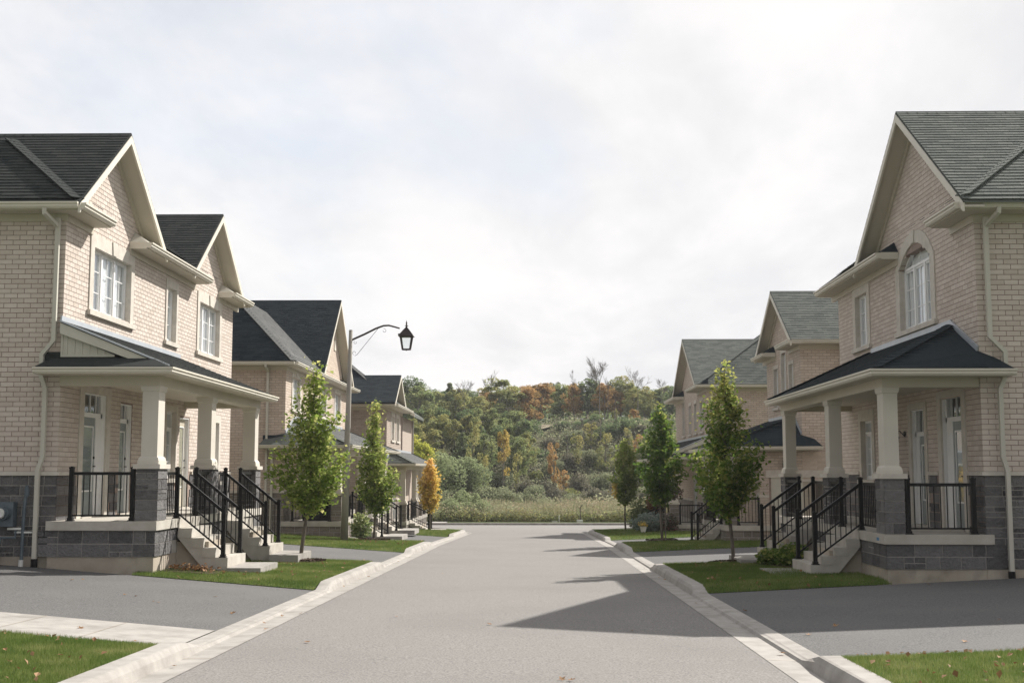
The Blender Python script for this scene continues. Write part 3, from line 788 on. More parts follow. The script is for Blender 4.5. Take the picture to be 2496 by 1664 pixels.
def shell(h, z_eave, ops, gables, z_found, z_stone, zlow, brick_limit, side_len, band=True, stone_limit=120, far_wall=True):
    """Masonry body: backing walls, bricks, stone plinth, foundation."""
    zt = z_eave - .13
    mb = MB(); fo = [o for o in ops]
    h.panel(mb, -.25, -.012, h.v0 + .012, h.v1, z_stone, zt, fo)
    for g in gables:
        f0, ap, f1, zf, za = g
        zb = zf - .025; pl = [h.p(-.25, f0, zb)] if f0 >= h.v0 else [h.p(-.25, h.v0 + .0125, zb), h.p(-.25, h.v0 + .012, zf + (za - zf) * (h.v0 + .012 - f0) / (ap - f0))]
        mb.prism(pl[:1] + [h.p(-.25, min(f1, h.v1 - .01), zb), h.p(-.25, min(f1, h.v1 - .01), zf + (za - zf) * max(0, f1 - h.v1 + .01) / (f1 - ap)), h.p(-.25, ap, za)] + pl[1:], (h.s * .2373, 0, 0))
    h.ubox(mb, h.ub, -.25, h.v0 + .012, h.v0 + .25, z_stone, zt)
    h.ubox(mb, h.ub, -.25, h.v1 - .25, h.v1 - .001, z_stone, zt)
    h.ubox(mb, h.ub, h.ub + .25, h.v0 + .25, h.v1 - .25, z_stone, zt)
    wall = mb.build('wall', 'mortar', h.root)
    h.brick_facade(wall, zlow, zt, ops, gables, brick_limit, zlow, side_len)
    fm = MB(); h.ubox(fm, h.ub, -.02, h.v0 + .03, h.v1, z_found - 1.2, z_stone); h.ubox(fm, -side_len, .0, h.v0 - .012, h.v0 + .05, z_found - 1.2, z_found)
    fnd = fm.build('foundation', 'foundation', h.root, recalc=False)
    if z_stone < zlow - .1 or z_found < zlow:
        mm = MB(); h.ubox(mm, -side_len, -.012, h.v0 + .006, h.v0 + .03, z_found, zlow - .07)
        sb = mm.build('stone_plinth', h.sm, h.root, recalc=False)
        pc = Pieces()
        for (a, b, c, d) in ashlar(0, side_len, z_found, zlow - .07, h.rng): pc.box(h.x(-a), h.x(-b), h.v0 - .008, h.v0 + .028, c, d, (0, 1, 0))
        for (a, b, c, d) in ashlar(h.v0, h.v1, z_found + .0, zlow - .07, h.rng, openings=ops): pc.box(h.x(-.03), h.x(.006), a, b, c, d, (1, 0, 0))
        pc.build('stone', h.stone, sb, stone_limit, h.rng)
        mm = MB(); h.ubox(mm, -side_len, .04, h.v0 - .045, h.v0 + .03, zlow - .07, zlow); vs = sorted([h.v0 + .03] + [x for o in ops if o[2] < zlow - .03 < o[3] for x in (o[0] - .2, o[1] + .2)] + [h.v1])
        for i in range(0, len(vs) - 1, 2):
            if vs[i + 1] > vs[i]: h.ubox(mm, -.02, .04, vs[i], vs[i + 1], zlow - .07, zlow)
        mm.build('stone_band', 'precast', h.root, recalc=False)
    return wall

def porch(h, u1, v0, v1, z_slab, z_stone_bot, cols, z_cap, z_beam, z_gut, u_out, g0, g1, side_u0, rails, flights, col_u, rise, run, ground, slab_t=.165, stone_limit=90, rises=4):
    r = h.root
    m = MB(); h.ubox(m, -.02, u1, v0, v1, z_slab - slab_t, z_slab); h.ubox(m, -.12, -.02, v0, h.v0 - .01, z_slab - slab_t, z_slab)
    m.build('porch_slab', 'concrete', r, recalc=False)
    m = MB(); h.ubox(m, -.1, u1 - .06, v0 + .07, v1 - .06, z_stone_bot - 1.0, z_slab - slab_t)
    base = m.build('porch_base', 'foundation', r, recalc=False)
    m = MB(); h.ubox(m, -.1, u1 - .05, v0 + .058, v0 + .08, z_stone_bot, z_slab - slab_t - .003); h.ubox(m, u1 - .07, u1 - .05, v0 + .06, v1 - .06, z_stone_bot, z_slab - slab_t - .003)
    m.build('mortar_bed', h.sm, base, recalc=False)
    pc = Pieces(); zt = z_slab - slab_t - .004
    for (a, b, c, d) in ashlar(-.35, u1 - .045, z_stone_bot, zt, h.rng, row=.21): pc.box(h.x(a), h.x(b), v0 + .045, v0 + .075, c, d, (0, 1, 0))
    for (a, b, c, d) in ashlar(v0 + .045, v1 - .05, z_stone_bot, zt, h.rng, row=.21):
        if any(a < f[1] - .1 and b > f[0] + .1 for f in flights): continue
        pc.box(h.x(u1 - .065), h.x(u1 - .037), a, b, c, d, (1, 0, 0))
    pc.build('stone', h.stone, base, stone_limit, h.rng)
    for (a, b) in cols: h.column(col_u[0], col_u[1], a, b, z_slab, z_cap, z_beam)
    # beam, ceiling, gutter
    bm = MB(); bw0, bw1 = col_u[0] + .06, col_u[1] - .03; zb1 = z_gut - .115
    h.ubox(bm, bw0, bw1, cols[0][0] + .03, cols[-1][1] - .03, z_beam, zb1)
    h.ubox(bm, .0, bw0, cols[0][0] + .03, cols[0][0] + .30, z_beam, zb1); h.ubox(bm, .0, bw0, cols[-1][1] - .30, cols[-1][1] - .03, z_beam, zb1)
    bm.build('porch_beam', 'trim_beige', r, recalc=False)
    c = MB(); h.ubox(c, .02, u_out, g0, g1, zb1, zb1 + .02); h.ubox(c, side_u0, .02, g0, h.v0 - .02, zb1, zb1 + .02); h.ubox(c, .02, bw0, cols[0][0] + .3, cols[-1][1] - .3, zb1 - .03, zb1 - .002)
    c.build('porch_ceiling', 'soffit', r, recalc=False)
    mb = MB(); mb.sweep([(h.x(side_u0), g0), (h.x(u_out), g0), (h.x(u_out), g1), (h.x(u_out - .6), g1)], GUTTER, side=h.s)
    for i in range(len(mb.v)): mb.v[i] = (mb.v[i][0], mb.v[i][1], mb.v[i][2] + z_gut - .115)
    mb.build('gutter', 'trim_cream', r)
    for (a, b) in rails: h.rail(a, b, z_slab, z_slab, posts=(a[1] == b[1], a[1] == b[1]))
    for (a, b) in flights: h.stairs(u1, a, b, z_slab, rises, run, rise, ground)

def porch_hip_roof(h, u_out, g0, g1, z, z_top, t0, t1, side_u0, z_wall, mat, limit, front=None):
    P = h.p
    A, B, C, D = P(u_out, g0, z), P(u_out, g1, z), P(0, t1, z_top), P(0, t0, z_top)
    E, F = P(0, h.v0, z_wall), P(0, g0, z)
    m = MB(); m.face([A, B, C, D]); m.face([A, D, E, P(-.0, g0, z)]); m.face([B, P(0, g1, z), C])
    m.face([P(0, g0, z), E, P(side_u0 + .15, h.v0, z_wall - .12), P(side_u0, g0, z)]); m.face([A, P(side_u0, g0, z), P(0, g0, z)]); m.face([A, B, P(0, g1, z), P(0, g0, z)])
    rf = m.build('porch_roof', h.sh if mat is None else mat, h.root)
    up = Vector(D) - Vector(P(u_out, t0, z))
    h.slope(rf, [A, B, C, D], (0, 1, 0), up, mat=front or mat, limit=limit, row=.13)
    k = (t0 - g0); up2 = Vector(P(0, t0, z_top)) - Vector(P(0, g0, z))
    h.slope(rf, [P(0, g0, z), A, D, ], (1, 0, 0), Vector((0, t0 - g0, z_top - z)), mat=mat, limit=limit, row=.13)
    fl = MB(); h.ubox(fl, .0, .025, t0, t1, z_top - .01, z_top + .11); fl.beam(P(.02, t0, z_top + .05), P(.02, h.v0, z_wall + .05), .03, .1, up=(0, 0, 1)); fl.build('flashing', 'flashing', rf)
    for (p0, p1) in ((A, D), (B, C)):
        hc = MB(); q0, q1 = Vector(p0), Vector(p1); n = int((q1 - q0).length / .2)
        for i in range(n): hc.beam(q0.lerp(q1, i / n) + Vector((0, 0, .03)), q0.lerp(q1, min(1, (i + 1.15) / n)) + Vector((0, 0, .02)), .22, .015)
        hc.build('hip_cap', mat or h.sh, rf)
    return rf

def porch_shed_roof(h, u_out, g0, g1, z, z_top, t1, side_u0, mat, z_tri):
    P = h.p; vr = h.v0 - .1
    A, B, C, D = P(u_out, vr, z), P(u_out, g1, z), P(0, t1, z_top), P(0, vr, z_top)
    m = MB(); h.deck(m, [A, B, C, D], .04); m.face([B, P(0, g1, z), C])
    rf = m.build('porch_roof', mat or h.sh, h.root)
    h.slope(rf, [A, B, C, D], (0, 1, 0), Vector(D) - Vector(P(u_out, vr, z)), mat=mat, row=.13)
    # skirt roof below the board and batten triangle
    m = MB(); a, b, c, d = P(side_u0, g0, z), P(u_out, g0, z), P(u_out - .45, h.v0 - .08, z_tri - .04), P(side_u0 + .12, h.v0 - .02, z_tri - .04)
    m.face([a, b, c, d]); m.face([a, d, P(side_u0, h.v0, z)]); m.face([a, P(side_u0, h.v0, z), P(u_out, h.v0, z), b]); m.face([b, c, P(u_out, h.v0, z)])
    sk = m.build('skirt_roof', mat or h.sh, rf)
    h.ubox(m := MB(), side_u0 - .05, -.0, h.v0 - .05, h.v0 - .01, z_tri - .12, z_tri + .06); m.build('step_flashing', 'shingle_dark', rf)
    sl = (z_top - z) / u_out
    ue = (z_top - .22 - z_tri) / sl
    m = MB(); m.prism([P(0, h.v0 - .04, z_tri), P(ue, h.v0 - .04, z_tri), P(0, h.v0 - .04, z_top - .2)], (0, .04, 0)); tri = m.build('batten_siding', 'siding_gray', h.root)
    u = .09
    while u < ue - .05:
        b = MB(); h.ubox(b, u, u + .03, h.v0 - .056, h.v0 - .04, z_tri, z_top - .22 - sl * (u + .03)); b.build('batten', 'siding_gray', tri, recalc=False); u += .14
    b = MB(); h.ubox(b, 0, .035, h.v0 - .06, h.v0 - .04, z_tri, z_top - .24); h.ubox(b, 0, ue, h.v0 - .062, h.v0 - .04, z_tri - .03, z_tri + .01); b.build('corner_trim', 'siding_gray', tri, recalc=False)
    m = MB(); uu = u_out - .25
    m.prism([P(0, vr - .03, z_top - .03), P(uu, vr - .03, z_top - .03 - sl * uu), P(uu, vr - .03, z_top - .03 - sl * uu - .12), P(0, vr - .03, z_top - .23)], (0, .04, 0)); m.build('rake_board', 'siding_gray', rf)
    m = MB(); m.beam(P(0, vr - .02, z_top + .005), P(u_out - .1, vr - .02, z_top + .005 - sl * (u_out - .1)), .08, .03); h.ubox(m, .0, .03, vr - .02, t1, z_top - .01, z_top + .10); m.build('flashing', 'flashing', rf)
    return rf

# ============ left near house
L1 = House('brick_house', 'tan brick house in full sun at the left edge with twin gables and columned porch',
           -8.78, 1, 22.5, 35.2, -11, 'brick_tan', 'shingle_dark', 1)
o_up = [L1.window(23.95, 26.2, 4.77, 6.05, panes=3, rows=3, cols=2, sur=.2, top=.26, key=True),
        L1.window(28.85, 29.6, 4.70, 6.00, panes=1, rows=3, cols=2, sur=.12, top=.18),
        L1.window(31.65, 33.7, 4.72, 6.03, panes=3, rows=3, cols=2, sur=.2, top=.26, key=True)]
o_dn = [L1.door(23.7, 24.98, .715, 3.15, (23.8, 24.62), sur=.22, top=.15),
        L1.door(25.85, 26.6, .715, 3.05, (25.92, 26.5), sur=0, top=0, trans=.36),
        L1.window(29.05, 29.85, 1.45, 3.05, panes=1, rows=3, trans=.4, sur=.12, top=.14),
        L1.door(30.2, 31.05, .715, 2.95, (30.3, 30.95), sur=0, top=0, trans=.0001, mat='trim_beige'),
        L1.window(32.5, 33.9, 1.35, 2.95, panes=2, rows=3, sur=.18, top=.2)]
g1 = (22.05, 24.75, 27.42, 6.40, 8.42); g2 = (29.72, 32.29, 34.88, 6.40, 8.31)
shell(L1, 6.53, [(a - .0, b, c, d) for a, b, c, d in o_up + o_dn], [g1, g2], .07, .0, 1.61, 300, 3.6)
hipL = L1.hip(.34, -11, 22.1, 35.7, 6.60, .765, 8.35, limit=60)
L1.gable(22.05, 24.75, 27.44, 6.53, 8.55, .40, -7.0, limit=240)
L1.gable(29.7, 32.29, 34.9, 6.51, 8.44, .40, -5.0, limit=60)
L1.side_eave(6.53, .38, -11, .40)
for a, b in ((22.1, 23.8), (26.05, 31.15), (33.5, 35.7)): L1.eave(a, b, 6.53, .38)
L1.ret_roof(22.1, 23.8, 6.53, .38, .26, 'siding_gray', .45, .3); L1.ret_roof(26.05, 31.15, 6.53, .38, .28, 'siding_gray', .35, .35); L1.ret_roof(33.5, 35.7, 6.53, .38, .28, 'siding_gray', .35, .5)
porch(L1, 1.90, 22.36, 30.95, .715, .07, [(22.42, 23.0), (26.15, 26.7), (30.25, 30.8)], 1.66, 3.18, 3.48, 2.14, 22.0, 30.92, -.29,
      [((.28, 22.48), (1.41, 22.48)), ((1.80, 23.0), (1.80, 23.8)), ((1.80, 25.1), (1.80, 26.15)), ((1.80, 26.7), (1.80, 27.5)), ((1.80, 28.95), (1.80, 30.25))],
      [(23.74, 25.2), (27.44, 28.95)], (1.47, 1.885), .185, .235, -.27)
porch_shed_roof(L1, 2.14, 22.0, 30.92, 3.50, 4.37, 30.0, -.29, None, 3.74)
downspout(L1, (-.12, -.22), 22.40, 6.30, .02, jogs=((3.85, -.33), (3.22, -.24), (1.72, -.32)))

# ============ right near house
R1 = House('brick_house', 'large shaded tan brick house at the right edge with an arched upper window',
           7.81, -1, 21.79, 31.75, -9, 'brick_tan', 'shingle_green', 2)
a_ops = []
w = R1.window(24.25, 26.33, 4.57, 5.88, panes=3, rows=3, cols=2, arch=.42, sur=.26, top=.24, key=True)
o_up = [(24.25, 26.33, 4.57, 5.97), (24.40, 26.18, 5.97, 6.12), (24.75, 25.85, 6.12, 6.26), R1.window(28.95, 30.03, 4.58, 5.84, panes=2, rows=3, cols=2, sur=.22, top=.2)]
o_dn = [R1.door(22.78, 23.95, .52, 3.02, (22.86, 23.55), sur=.2, top=.12, handle_far=False),
        R1.door(24.98, 25.88, .52, 2.88, (25.06, 25.6), sur=.16, top=.12, trans=.5, handle_far=False),
        R1.window(28.85, 29.85, 1.42, 2.82, panes=2, rows=3, trans=.3, sur=.18, top=.25)]
gr = (21.15, 24.87, 28.55, 6.17, 8.82)
shell(R1, 6.30, o_up + o_dn, [gr], -.08, -.15, 1.61, 300, 2.6)
R1.hip(.36, -9, 21.28, 32.3, 6.40, .735, 8.8, limit=60)
R1.gable(21.15, 24.87, 28.58, 6.30, 8.95, .40, -6.0, limit=240)
R1.side_eave(6.30, .38, -9, .47)
for a, b in ((21.32, 23.0), (26.35, 32.3)): R1.eave(a, b, 6.30, .38)
R1.ret_roof(21.32, 23.0, 6.30, .38, .28, 'shingle_navy', .45, .35); R1.ret_roof(26.35, 32.3, 6.30, .38, .28, 'shingle_navy', .3, .5)
porch(R1, 1.78, 21.72, 31.1, .52, -.08, [(21.8, 22.36), (25.88, 26.43), (30.4, 30.95)], 1.485, 3.09, 3.37, 1.95, 21.35, 31.05, -.45,
      [((.17, 21.87), (1.31, 21.87)), ((1.68, 22.36), (1.68, 23.44)), ((1.68, 24.95), (1.68, 25.88)), ((1.68, 26.43), (1.68, 27.44)), ((1.68, 28.9), (1.68, 30.4))],
      [(23.38, 25.01), (27.38, 28.96)], (1.37, 1.74), .16, .225, -.36)
porch_hip_roof(R1, 1.95, 21.35, 31.05, 3.38, 4.34, 23.15, 28.7, -.45, 3.72, 'shingle_navy', 30)
downspout(R1, (-.17, -.26), 21.69, 6.10, -.12, jogs=((3.80, -.42), (3.15, -.31), (1.70, -.38)))
st = MB(); st.box(6.20 - .18, 6.22 - .18, 0, 0, 0, 0) if False else None
lab = MB(); lab.box(6.028, 6.031, 22.05, 22.21, .40, .455); lab.build('blue_sticker', material('sticker_blue', (.05, .16, .30), (.08, .22, .38)), R1.root, recalc=False)

# ============ left second house
L2 = House('brick_house', 'brick house behind the street lamp with a steep dark gable and sunlit-toned hip strip',
           -8.78, 1, 42.9, 57.2, -10, 'brick_pink', 'shingle_navy', 3, stone='stone_brown')
o2 = [L2.window(44.1, 45.5, 3.86, 5.02, panes=2, rows=3, sur=.16, top=.2, detail=False, key=True), L2.window(49.75, 51.2, 3.86, 5.02, panes=2, rows=3, sur=.16, top=.2, detail=False, key=True),
      L2.window(53.4, 54.9, 3.86, 5.02, panes=2, rows=3, sur=.16, top=.2, detail=False, key=True)]
o2 += [L2.window(45.6, 46.6, .7, 2.0, panes=2, rows=3, sur=.12, top=.15, detail=False), L2.door(48.0, 49.2, -.1, 2.1, (48.1, 49.0), sur=0, top=0), L2.door(51.0, 52.2, -.1, 2.1, (51.1, 52.0), sur=0, top=0)]
shell(L2, 5.42, o2, [(48.6, 52.3, 56.0, 5.3, 8.75)], -.65, -.65, .95, 300, 4.0, stone_limit=60)
L2.hip(.36, -10, 42.42, 57.7, 5.44, .95, 8.3, front='shingle_sunlit')  # street slope takes the shingle copy coloured as sunlit
P = L2.p
sk = MB(); sk.face([P(.38, 42.42, 5.44), P(.38, 48.6, 5.44), P(-.05, 48.6, 5.85), P(-.05, 42.85, 5.85)]); skirt = sk.build('roof_skirt', 'shingle_green', L2.root, recalc=False)
L2.slope(skirt, [P(.38, 42.42, 5.44), P(.38, 48.6, 5.44), P(-.05, 48.6, 5.85), P(-.05, 42.85, 5.85)], (0, 1, 0), (-.43, 0, .41), mat='shingle_sunlit')
L2.gable(48.3, 52.3, 56.3, 5.46, 8.92, .40, -7.5)
L2.side_eave(5.42, .38, -10, .42); L2.eave(42.5, 57.7, 5.42, .38)
L2.ret_roof(54.6, 57.7, 5.42, .38, .3, 'shingle_navy')
v = MB(); v.lathe(P(-2.6, 43.9, 6.85), [(.16, -.12), (.16, .02), (.05, .10), (.04, .12), (.04, .55), (.045, .55)], 10); v.build('roof_vent_pipe', 'pvc_white', L2.root)
v = MB(); L2.ubox(v, -.005, .03, 53.0, 53.4, 6.85, 7.3); v.build('gable_vent', 'trim_cream', L2.root, recalc=False)
porch(L2, 2.03, 42.8, 56.9, -.1, -.68, [(42.95, 43.5), (49.0, 49.5), (55.8, 56.3)], .80, 2.2, 2.53, 2.35, 42.4, 57.2, -.8,
      [((.3, 42.95), (1.6, 42.95)), ((1.93, 43.5), (1.93, 45.7)), ((1.93, 47.6), (1.93, 49.0)), ((1.93, 52.5), (1.93, 55.8))],
      [(45.7, 47.6), (50.4, 52.2)], (1.6, 2.0), .165, .28, -.80, stone_limit=40)
porch_hip_roof(L2, 2.35, 42.4, 57.2, 2.54, 3.50, 44.4, 55.5, -.8, 2.95, 'shingle_green', 0, 'shingle_sunlit')
bx = MB(); L2.ubox(bx, -.75, -.02, 42.78, 42.88, 2.6, 2.88); bx.build('skirt_roof', 'shingle_navy', L2.root, recalc=False)
downspout(L2, (-.62, -.62), 42.8, 5.24, -.5, boot=False); downspout(L2, (-.42, -.42), 42.78, 2.38, -.5, boot=False)

# ============ left third house
L3 = House('brick_house', 'gray brick house farthest down the left side with a row of slim porch columns',
           -7.3, 1, 60.0, 66.4, -9, 'brick_gray', 'shingle_navy', 4, stone='stone_brown')
o3 = [L3.window(62.0, 63.1, 3.2, 4.4, panes=2, rows=3, sur=.2, top=.2, detail=False), L3.window(64.2, 65.3, 3.2, 4.4, panes=2, rows=3, sur=.2, top=.2, detail=False), L3.door(63.0, 64.2, -.83, 1.3, (63.1, 64.0), sur=0, top=0)]
shell(L3, 4.88, o3, [(59.4, 61.4, 63.4, 4.8, 6.15)], -1.3, -1.3, .2, 0, 4.5, stone_limit=0)
L3.hip(.47, -9, 59.5, 66.9, 4.9, .8, 7.75, front='shingle_sunlit')
P = L3.p
sk = MB(); q = [P(.5, 59.5, 4.9), P(.5, 66.9, 4.9), P(-.05, 66.35, 5.34), P(-.05, 60.05, 5.34)]; sk.face(q); skirt = sk.build('roof_skirt', 'shingle_green', L3.root, recalc=False); L3.slope(skirt, q, (0, 1, 0), (-.55, 0, .44), mat='shingle_green')
L3.gable(58.9, 61.4, 63.9, 4.92, 6.4, .53, -3.6)
L3.side_eave(4.88, .53, -9, .5); L3.eave(59.5, 66.9, 4.88, .5)
rb = MB(); rb.box(-14.5, -7.35, 67.5, 72.8, -1.6, 4.6); wb = rb.build('rear_wing', 'brick_gray', L3.root, recalc=False)
rg = MB(); rg.prism([P(.1, 67.2, 6.3), P(.1, 72.9, 6.3), P(.75, 72.9, 5.55), P(.75, 67.2, 5.55)][:0] or [(-10.2, 67.2, 7.0), (-6.7, 67.2, 4.75), (-6.7, 67.2, 4.6), (-10.2, 67.2, 6.85)], (0, 5.9, 0)); rg.build('rear_roof', 'shingle_green', L3.root)
rg = MB(); rg.prism([(-10.2, 67.14, 7.02), (-6.65, 67.14, 4.77), (-6.65, 67.14, 4.58), (-10.2, 67.14, 6.83)], (0, .05, 0)); rg.build('rake_board', 'trim_cream', L3.root)
dp = MB(); dp.tube([(-7.28, 72.5, 4.6), (-7.28, 72.5, 1.9)], .06, 4); dp.build('downspout', 'siding_gray', L3.root)
porch(L3, .9, 61.0, 72.6, -.83, -1.3, [(61.1, 61.5), (66.6, 67.0), (67.4, 67.8), (69.6, 70.0), (72.0, 72.4)], .0, 1.72, 2.02, 1.27, 60.6, 72.9, -.6,
      [((.82, 61.5), (.82, 62.4)), ((.82, 64.2), (.82, 66.6)), ((.82, 70.0), (.82, 72.0))], [(62.4, 64.2)], (.5, .86), .12, .26, -1.36, stone_limit=0)
porch_hip_roof(L3, 1.27, 60.6, 72.9, 2.03, 2.66, 61.6, 71.6, -.6, 2.3, 'shingle_green', 0, 'shingle_sunlit')

# ============ right second house
R2 = House('brick_house', 'narrow brick house beside the big shaded one with a garage door and tall window',
           8.65, -1, 40.4, 46.3, -8, 'brick_pink', 'shingle_green', 5, stone='stone_brown')
o4 = [R2.window(41.5, 42.2, 3.9, 5.25, panes=1, rows=3, sur=.1, top=.12, detail=False), R2.window(42.72, 43.5, 3.9, 5.75, panes=1, rows=3, trans=.6, sur=.1, top=.3, detail=False), R2.window(44.1, 44.9, 3.9, 5.3, panes=1, rows=3, sur=.1, top=.12, detail=False)]
shell(R2, 5.88, o4, [(39.9, 43.2, 46.5, 5.75, 7.78)], 1.3, -.7, 1.36, 240, 3.0, stone_limit=0)
R2.gable(39.88, 43.2, 46.5, 5.88, 7.92, .40, -7.5, limit=80)
R2.side_eave(5.88, .38, -8, .42)
for a, b in ((39.95, 42.2), (44.5, 46.9)): R2.eave(a, b, 5.88, .38)
R2.ret_roof(39.95, 42.2, 5.88, .38, .25, 'shingle_navy', .4, .3); R2.ret_roof(44.5, 46.9, 5.88, .38, .28, 'shingle_navy', .3, .4)
P = R2.p
lw = MB(); lw.box(7.27, 8.9, 40.425, 46.2, -.9, 2.25); low = lw.build('lower_storey', 'mortar', R2.root, recalc=False)
pc = Pieces()
for (a, b, c, d) in fill_rects(7.25, 11.6, -.6, 2.26, .0915, .25, [(7.55, 9.95, -.7, 1.62)]): pc.box(a, b, 40.395, 40.43, c, d, (0, 1, 0))
for (a, b, c, d) in fill_rects(40.4, 46.2, -.6, 2.26, .0915, .25, []): pc.box(7.25, 7.28, a, b, c, d, (1, 0, 0))
pc.build('brick', 'brick_pink', low, 60, R2.rng)
gd = MB(); gd.box(7.62, 9.9, 40.30 + .11, 40.43, -.62, 1.42); gdo = gd.build('garage_door', 'siding_gray', R2.root, recalc=False)
for j in range(4):
    for i in range(4):
        pn = MB(); pn.box(7.68 + i * .56, 8.18 + i * .56, 40.395, 40.41, -.56 + j * .49, -.14 + j * .49); pn.build('panel', 'siding_gray', gdo, recalc=False)
ln = MB(); ln.box(7.45, 10.05, 40.37, 40.42, 1.42, 1.66); ln.build('garage_lintel', 'precast', R2.root, recalc=False)
ln = MB(); ln.box(9.35, 10.6, 40.36, 40.42, 1.28, 1.44); ln.build('stone_band', 'precast', R2.root, recalc=False)
porch(R2, 2.58, 40.35, 45.9, -.12, -.72, [(40.42, 40.85), (45.3, 45.75)], .78, 2.1, 2.42, 2.85, 39.9, 46.3, -.55,
      [((2.49, 40.85), (2.49, 41.4)), ((2.49, 43.1), (2.49, 45.3))], [(41.4, 43.1)], (2.15, 2.55), .155, .2, -.78, stone_limit=30)
R2.rail((1.42, 40.5), (2.1, 40.5), -.12, -.12)
R2.column(1.15, 1.42, 40.42, 40.85, -.12, .78, 2.1)
porch_hip_roof(R2, 2.85, 39.9, 46.3, 2.43, 3.45, 41.6, 46.0, -.55, 2.8, 'shingle_navy', 0)
downspout(R2, (-1.35, -1.35), 40.3, 5.70, -.5, boot=False)

# ============ right third house
R3 = House('brick_house', 'brick house farthest down the right side with a broad green gray roof',
           7.81, -1, 56.5, 69.3, -9, 'brick_pink', 'shingle_green', 6, stone='stone_brown')
o5 = [R3.window(57.9, 59.0, 3.5, 4.95, panes=2, rows=3, sur=.12, top=.15, detail=False), R3.window(60.2, 61.1, 3.5, 4.95, panes=1, rows=3, sur=.12, top=.15, detail=False), R3.window(65.0, 66.0, 3.5, 5.25, panes=1, rows=3, sur=.12, top=.15, detail=False),
      R3.window(62.3, 63.2, 3.5, 4.95, panes=1, rows=3, sur=.12, top=.15, detail=False), R3.door(60.5, 61.7, -.76, 1.5, (60.6, 61.5), sur=.1, top=.1), R3.window(57.9, 58.9, .1, 1.4, panes=2, rows=3, sur=.12, top=.2, detail=False)]
shell(R3, 5.55, o5, [(57.9, 62.5, 67.1, 5.45, 8.1)], -1.3, -1.3, .25, 200, 4.2, stone_limit=0)
R3.hip(.47, -9, 56.0, 69.8, 5.57, .72, 9.7)
R3.gable(57.5, 62.5, 67.5, 5.58, 8.3, .40, -7.5, limit=0)
R3.side_eave(5.55, .53, -9, .5)
for a, b in ((56.0, 59.9), (65.2, 69.8)): R3.eave(a, b, 5.55, .5)
R3.ret_roof(56.0, 59.9, 5.55, .5, .33, 'shingle_navy', .05, .3); R3.ret_roof(65.2, 69.8, 5.55, .5, .35, 'shingle_navy', .3, .4)
porch(R3, 1.75, 56.4, 69.0, -.76, -1.3, [(56.5, 57.1), (61.9, 62.4), (68.3, 68.8)], .14, 1.95, 2.27, 2.1, 56.0, 69.2, -.6,
      [((.3, 56.55), (1.3, 56.55)), ((1.65, 57.1), (1.65, 57.9)), ((1.65, 59.7), (1.65, 61.9)), ((1.65, 62.4), (1.65, 68.3))],
      [(57.9, 59.7)], (1.35, 1.72), .14, .27, -1.42, stone_limit=30)
porch_shed_roof(R3, 2.1, 56.0, 69.2, 2.29, 3.2, 68.0, -.6, 'shingle_dark', 2.5)

# ------------------------------------------------------------------ ground sheets
def sheet(name, mat, xs, ys, zf, inside=None, label=None):
    """Gridded sheet; zf(x, y) gives the height, inside(x, y) keeps a cell."""
    X, Y = np.meshgrid(xs, ys); Z = np.vectorize(zf)(X, Y)
    V = np.stack([X, Y, Z], -1).reshape(-1, 3); nx = len(xs); F = []
    for j in range(len(ys) - 1):
        for i in range(nx - 1):
            if inside and not inside((xs[i] + xs[i + 1]) / 2, (ys[j] + ys[j + 1]) / 2): continue
            F.append((j * nx + i, j * nx + i + 1, (j + 1) * nx + i + 1, (j + 1) * nx + i))
    o = mesh_np(name, V, np.array(F), mat, np.full(len(F), .5)); o['kind'] = 'structure'
    return o
def strip(name, mat, polys, dz=0.0, step=.3, kind='structure', zfn=None):
    """Quads given as (x0, x1, y(x0) low, y(x1) low, y(x0) high, y(x1) high), laid on the ground surface."""
    V, F = [], []
    for (xa, xb, la, lb, ha, hb) in polys:
        nx = max(2, int(abs(xb - xa) / .7) + 1); ny = max(2, int(max(abs(ha - la), abs(hb - lb)) / step) + 1); b = len(V)
        for j in range(ny + 1):
            for i in range(nx + 1):
                t = i / nx; x = xa + (xb - xa) * t; lo = la + (lb - la) * t; hi = ha + (hb - ha) * t; y = lo + (hi - lo) * j / ny
                V.append((x, y, (zfn or ground_z)(x, y) + dz))
        for j in range(ny):
            for i in range(nx):
                q = b + j * (nx + 1) + i; F.append((q, q + 1, q + nx + 2, q + nx + 1))
    o = mesh_np(name, np.array(V), np.array(F), mat, np.full(len(F), .5))
    if kind: o['kind'] = kind
    return o
# everything rests on one earth sheet reaching the far woods
def hill_z(X, Y):
    if Y < 84: return min(road_z(Y), ground_z(max(min(X, 24), -24), Y)) - .25 if Y < 82 else -1.95
    base = -1.85 + .015 * (Y - 84)
    t = min(max((Y - 108) / 34, 0), 1); t = t * t * (3 - 2 * t)
    edge = 6.7 + .9 * math.sin(X * .06 + .5) + .5 * math.sin(X * .19)
    t2 = min(max((Y - 152) / 60, 0), 1)
    z = base + t * edge + t2 * 2.2 + .35 * math.sin(X * .31 + Y * .23) * t
    z += max(0, min(1, (-X - 22) / 40)) * t * 3.0
    return z
ys = np.concatenate([np.arange(-40, 84, 4.), np.arange(84, 170, 1.6), np.arange(170, 330, 10.), [600, 1500]])
xs = np.concatenate([[-900, -300], np.arange(-110, 112, 3.), [300, 900]])
earth = sheet('earth', 'grass_soil', xs, ys[ys <= 84], hill_z)
material('brush_soil', (.075, .085, .045), (.16, .145, .08), nscale=.6, rough=1, spec=.05, c3=(.11, .12, .06))
hillside = sheet('hillside', 'brush_soil', xs, ys[ys >= 84], hill_z)

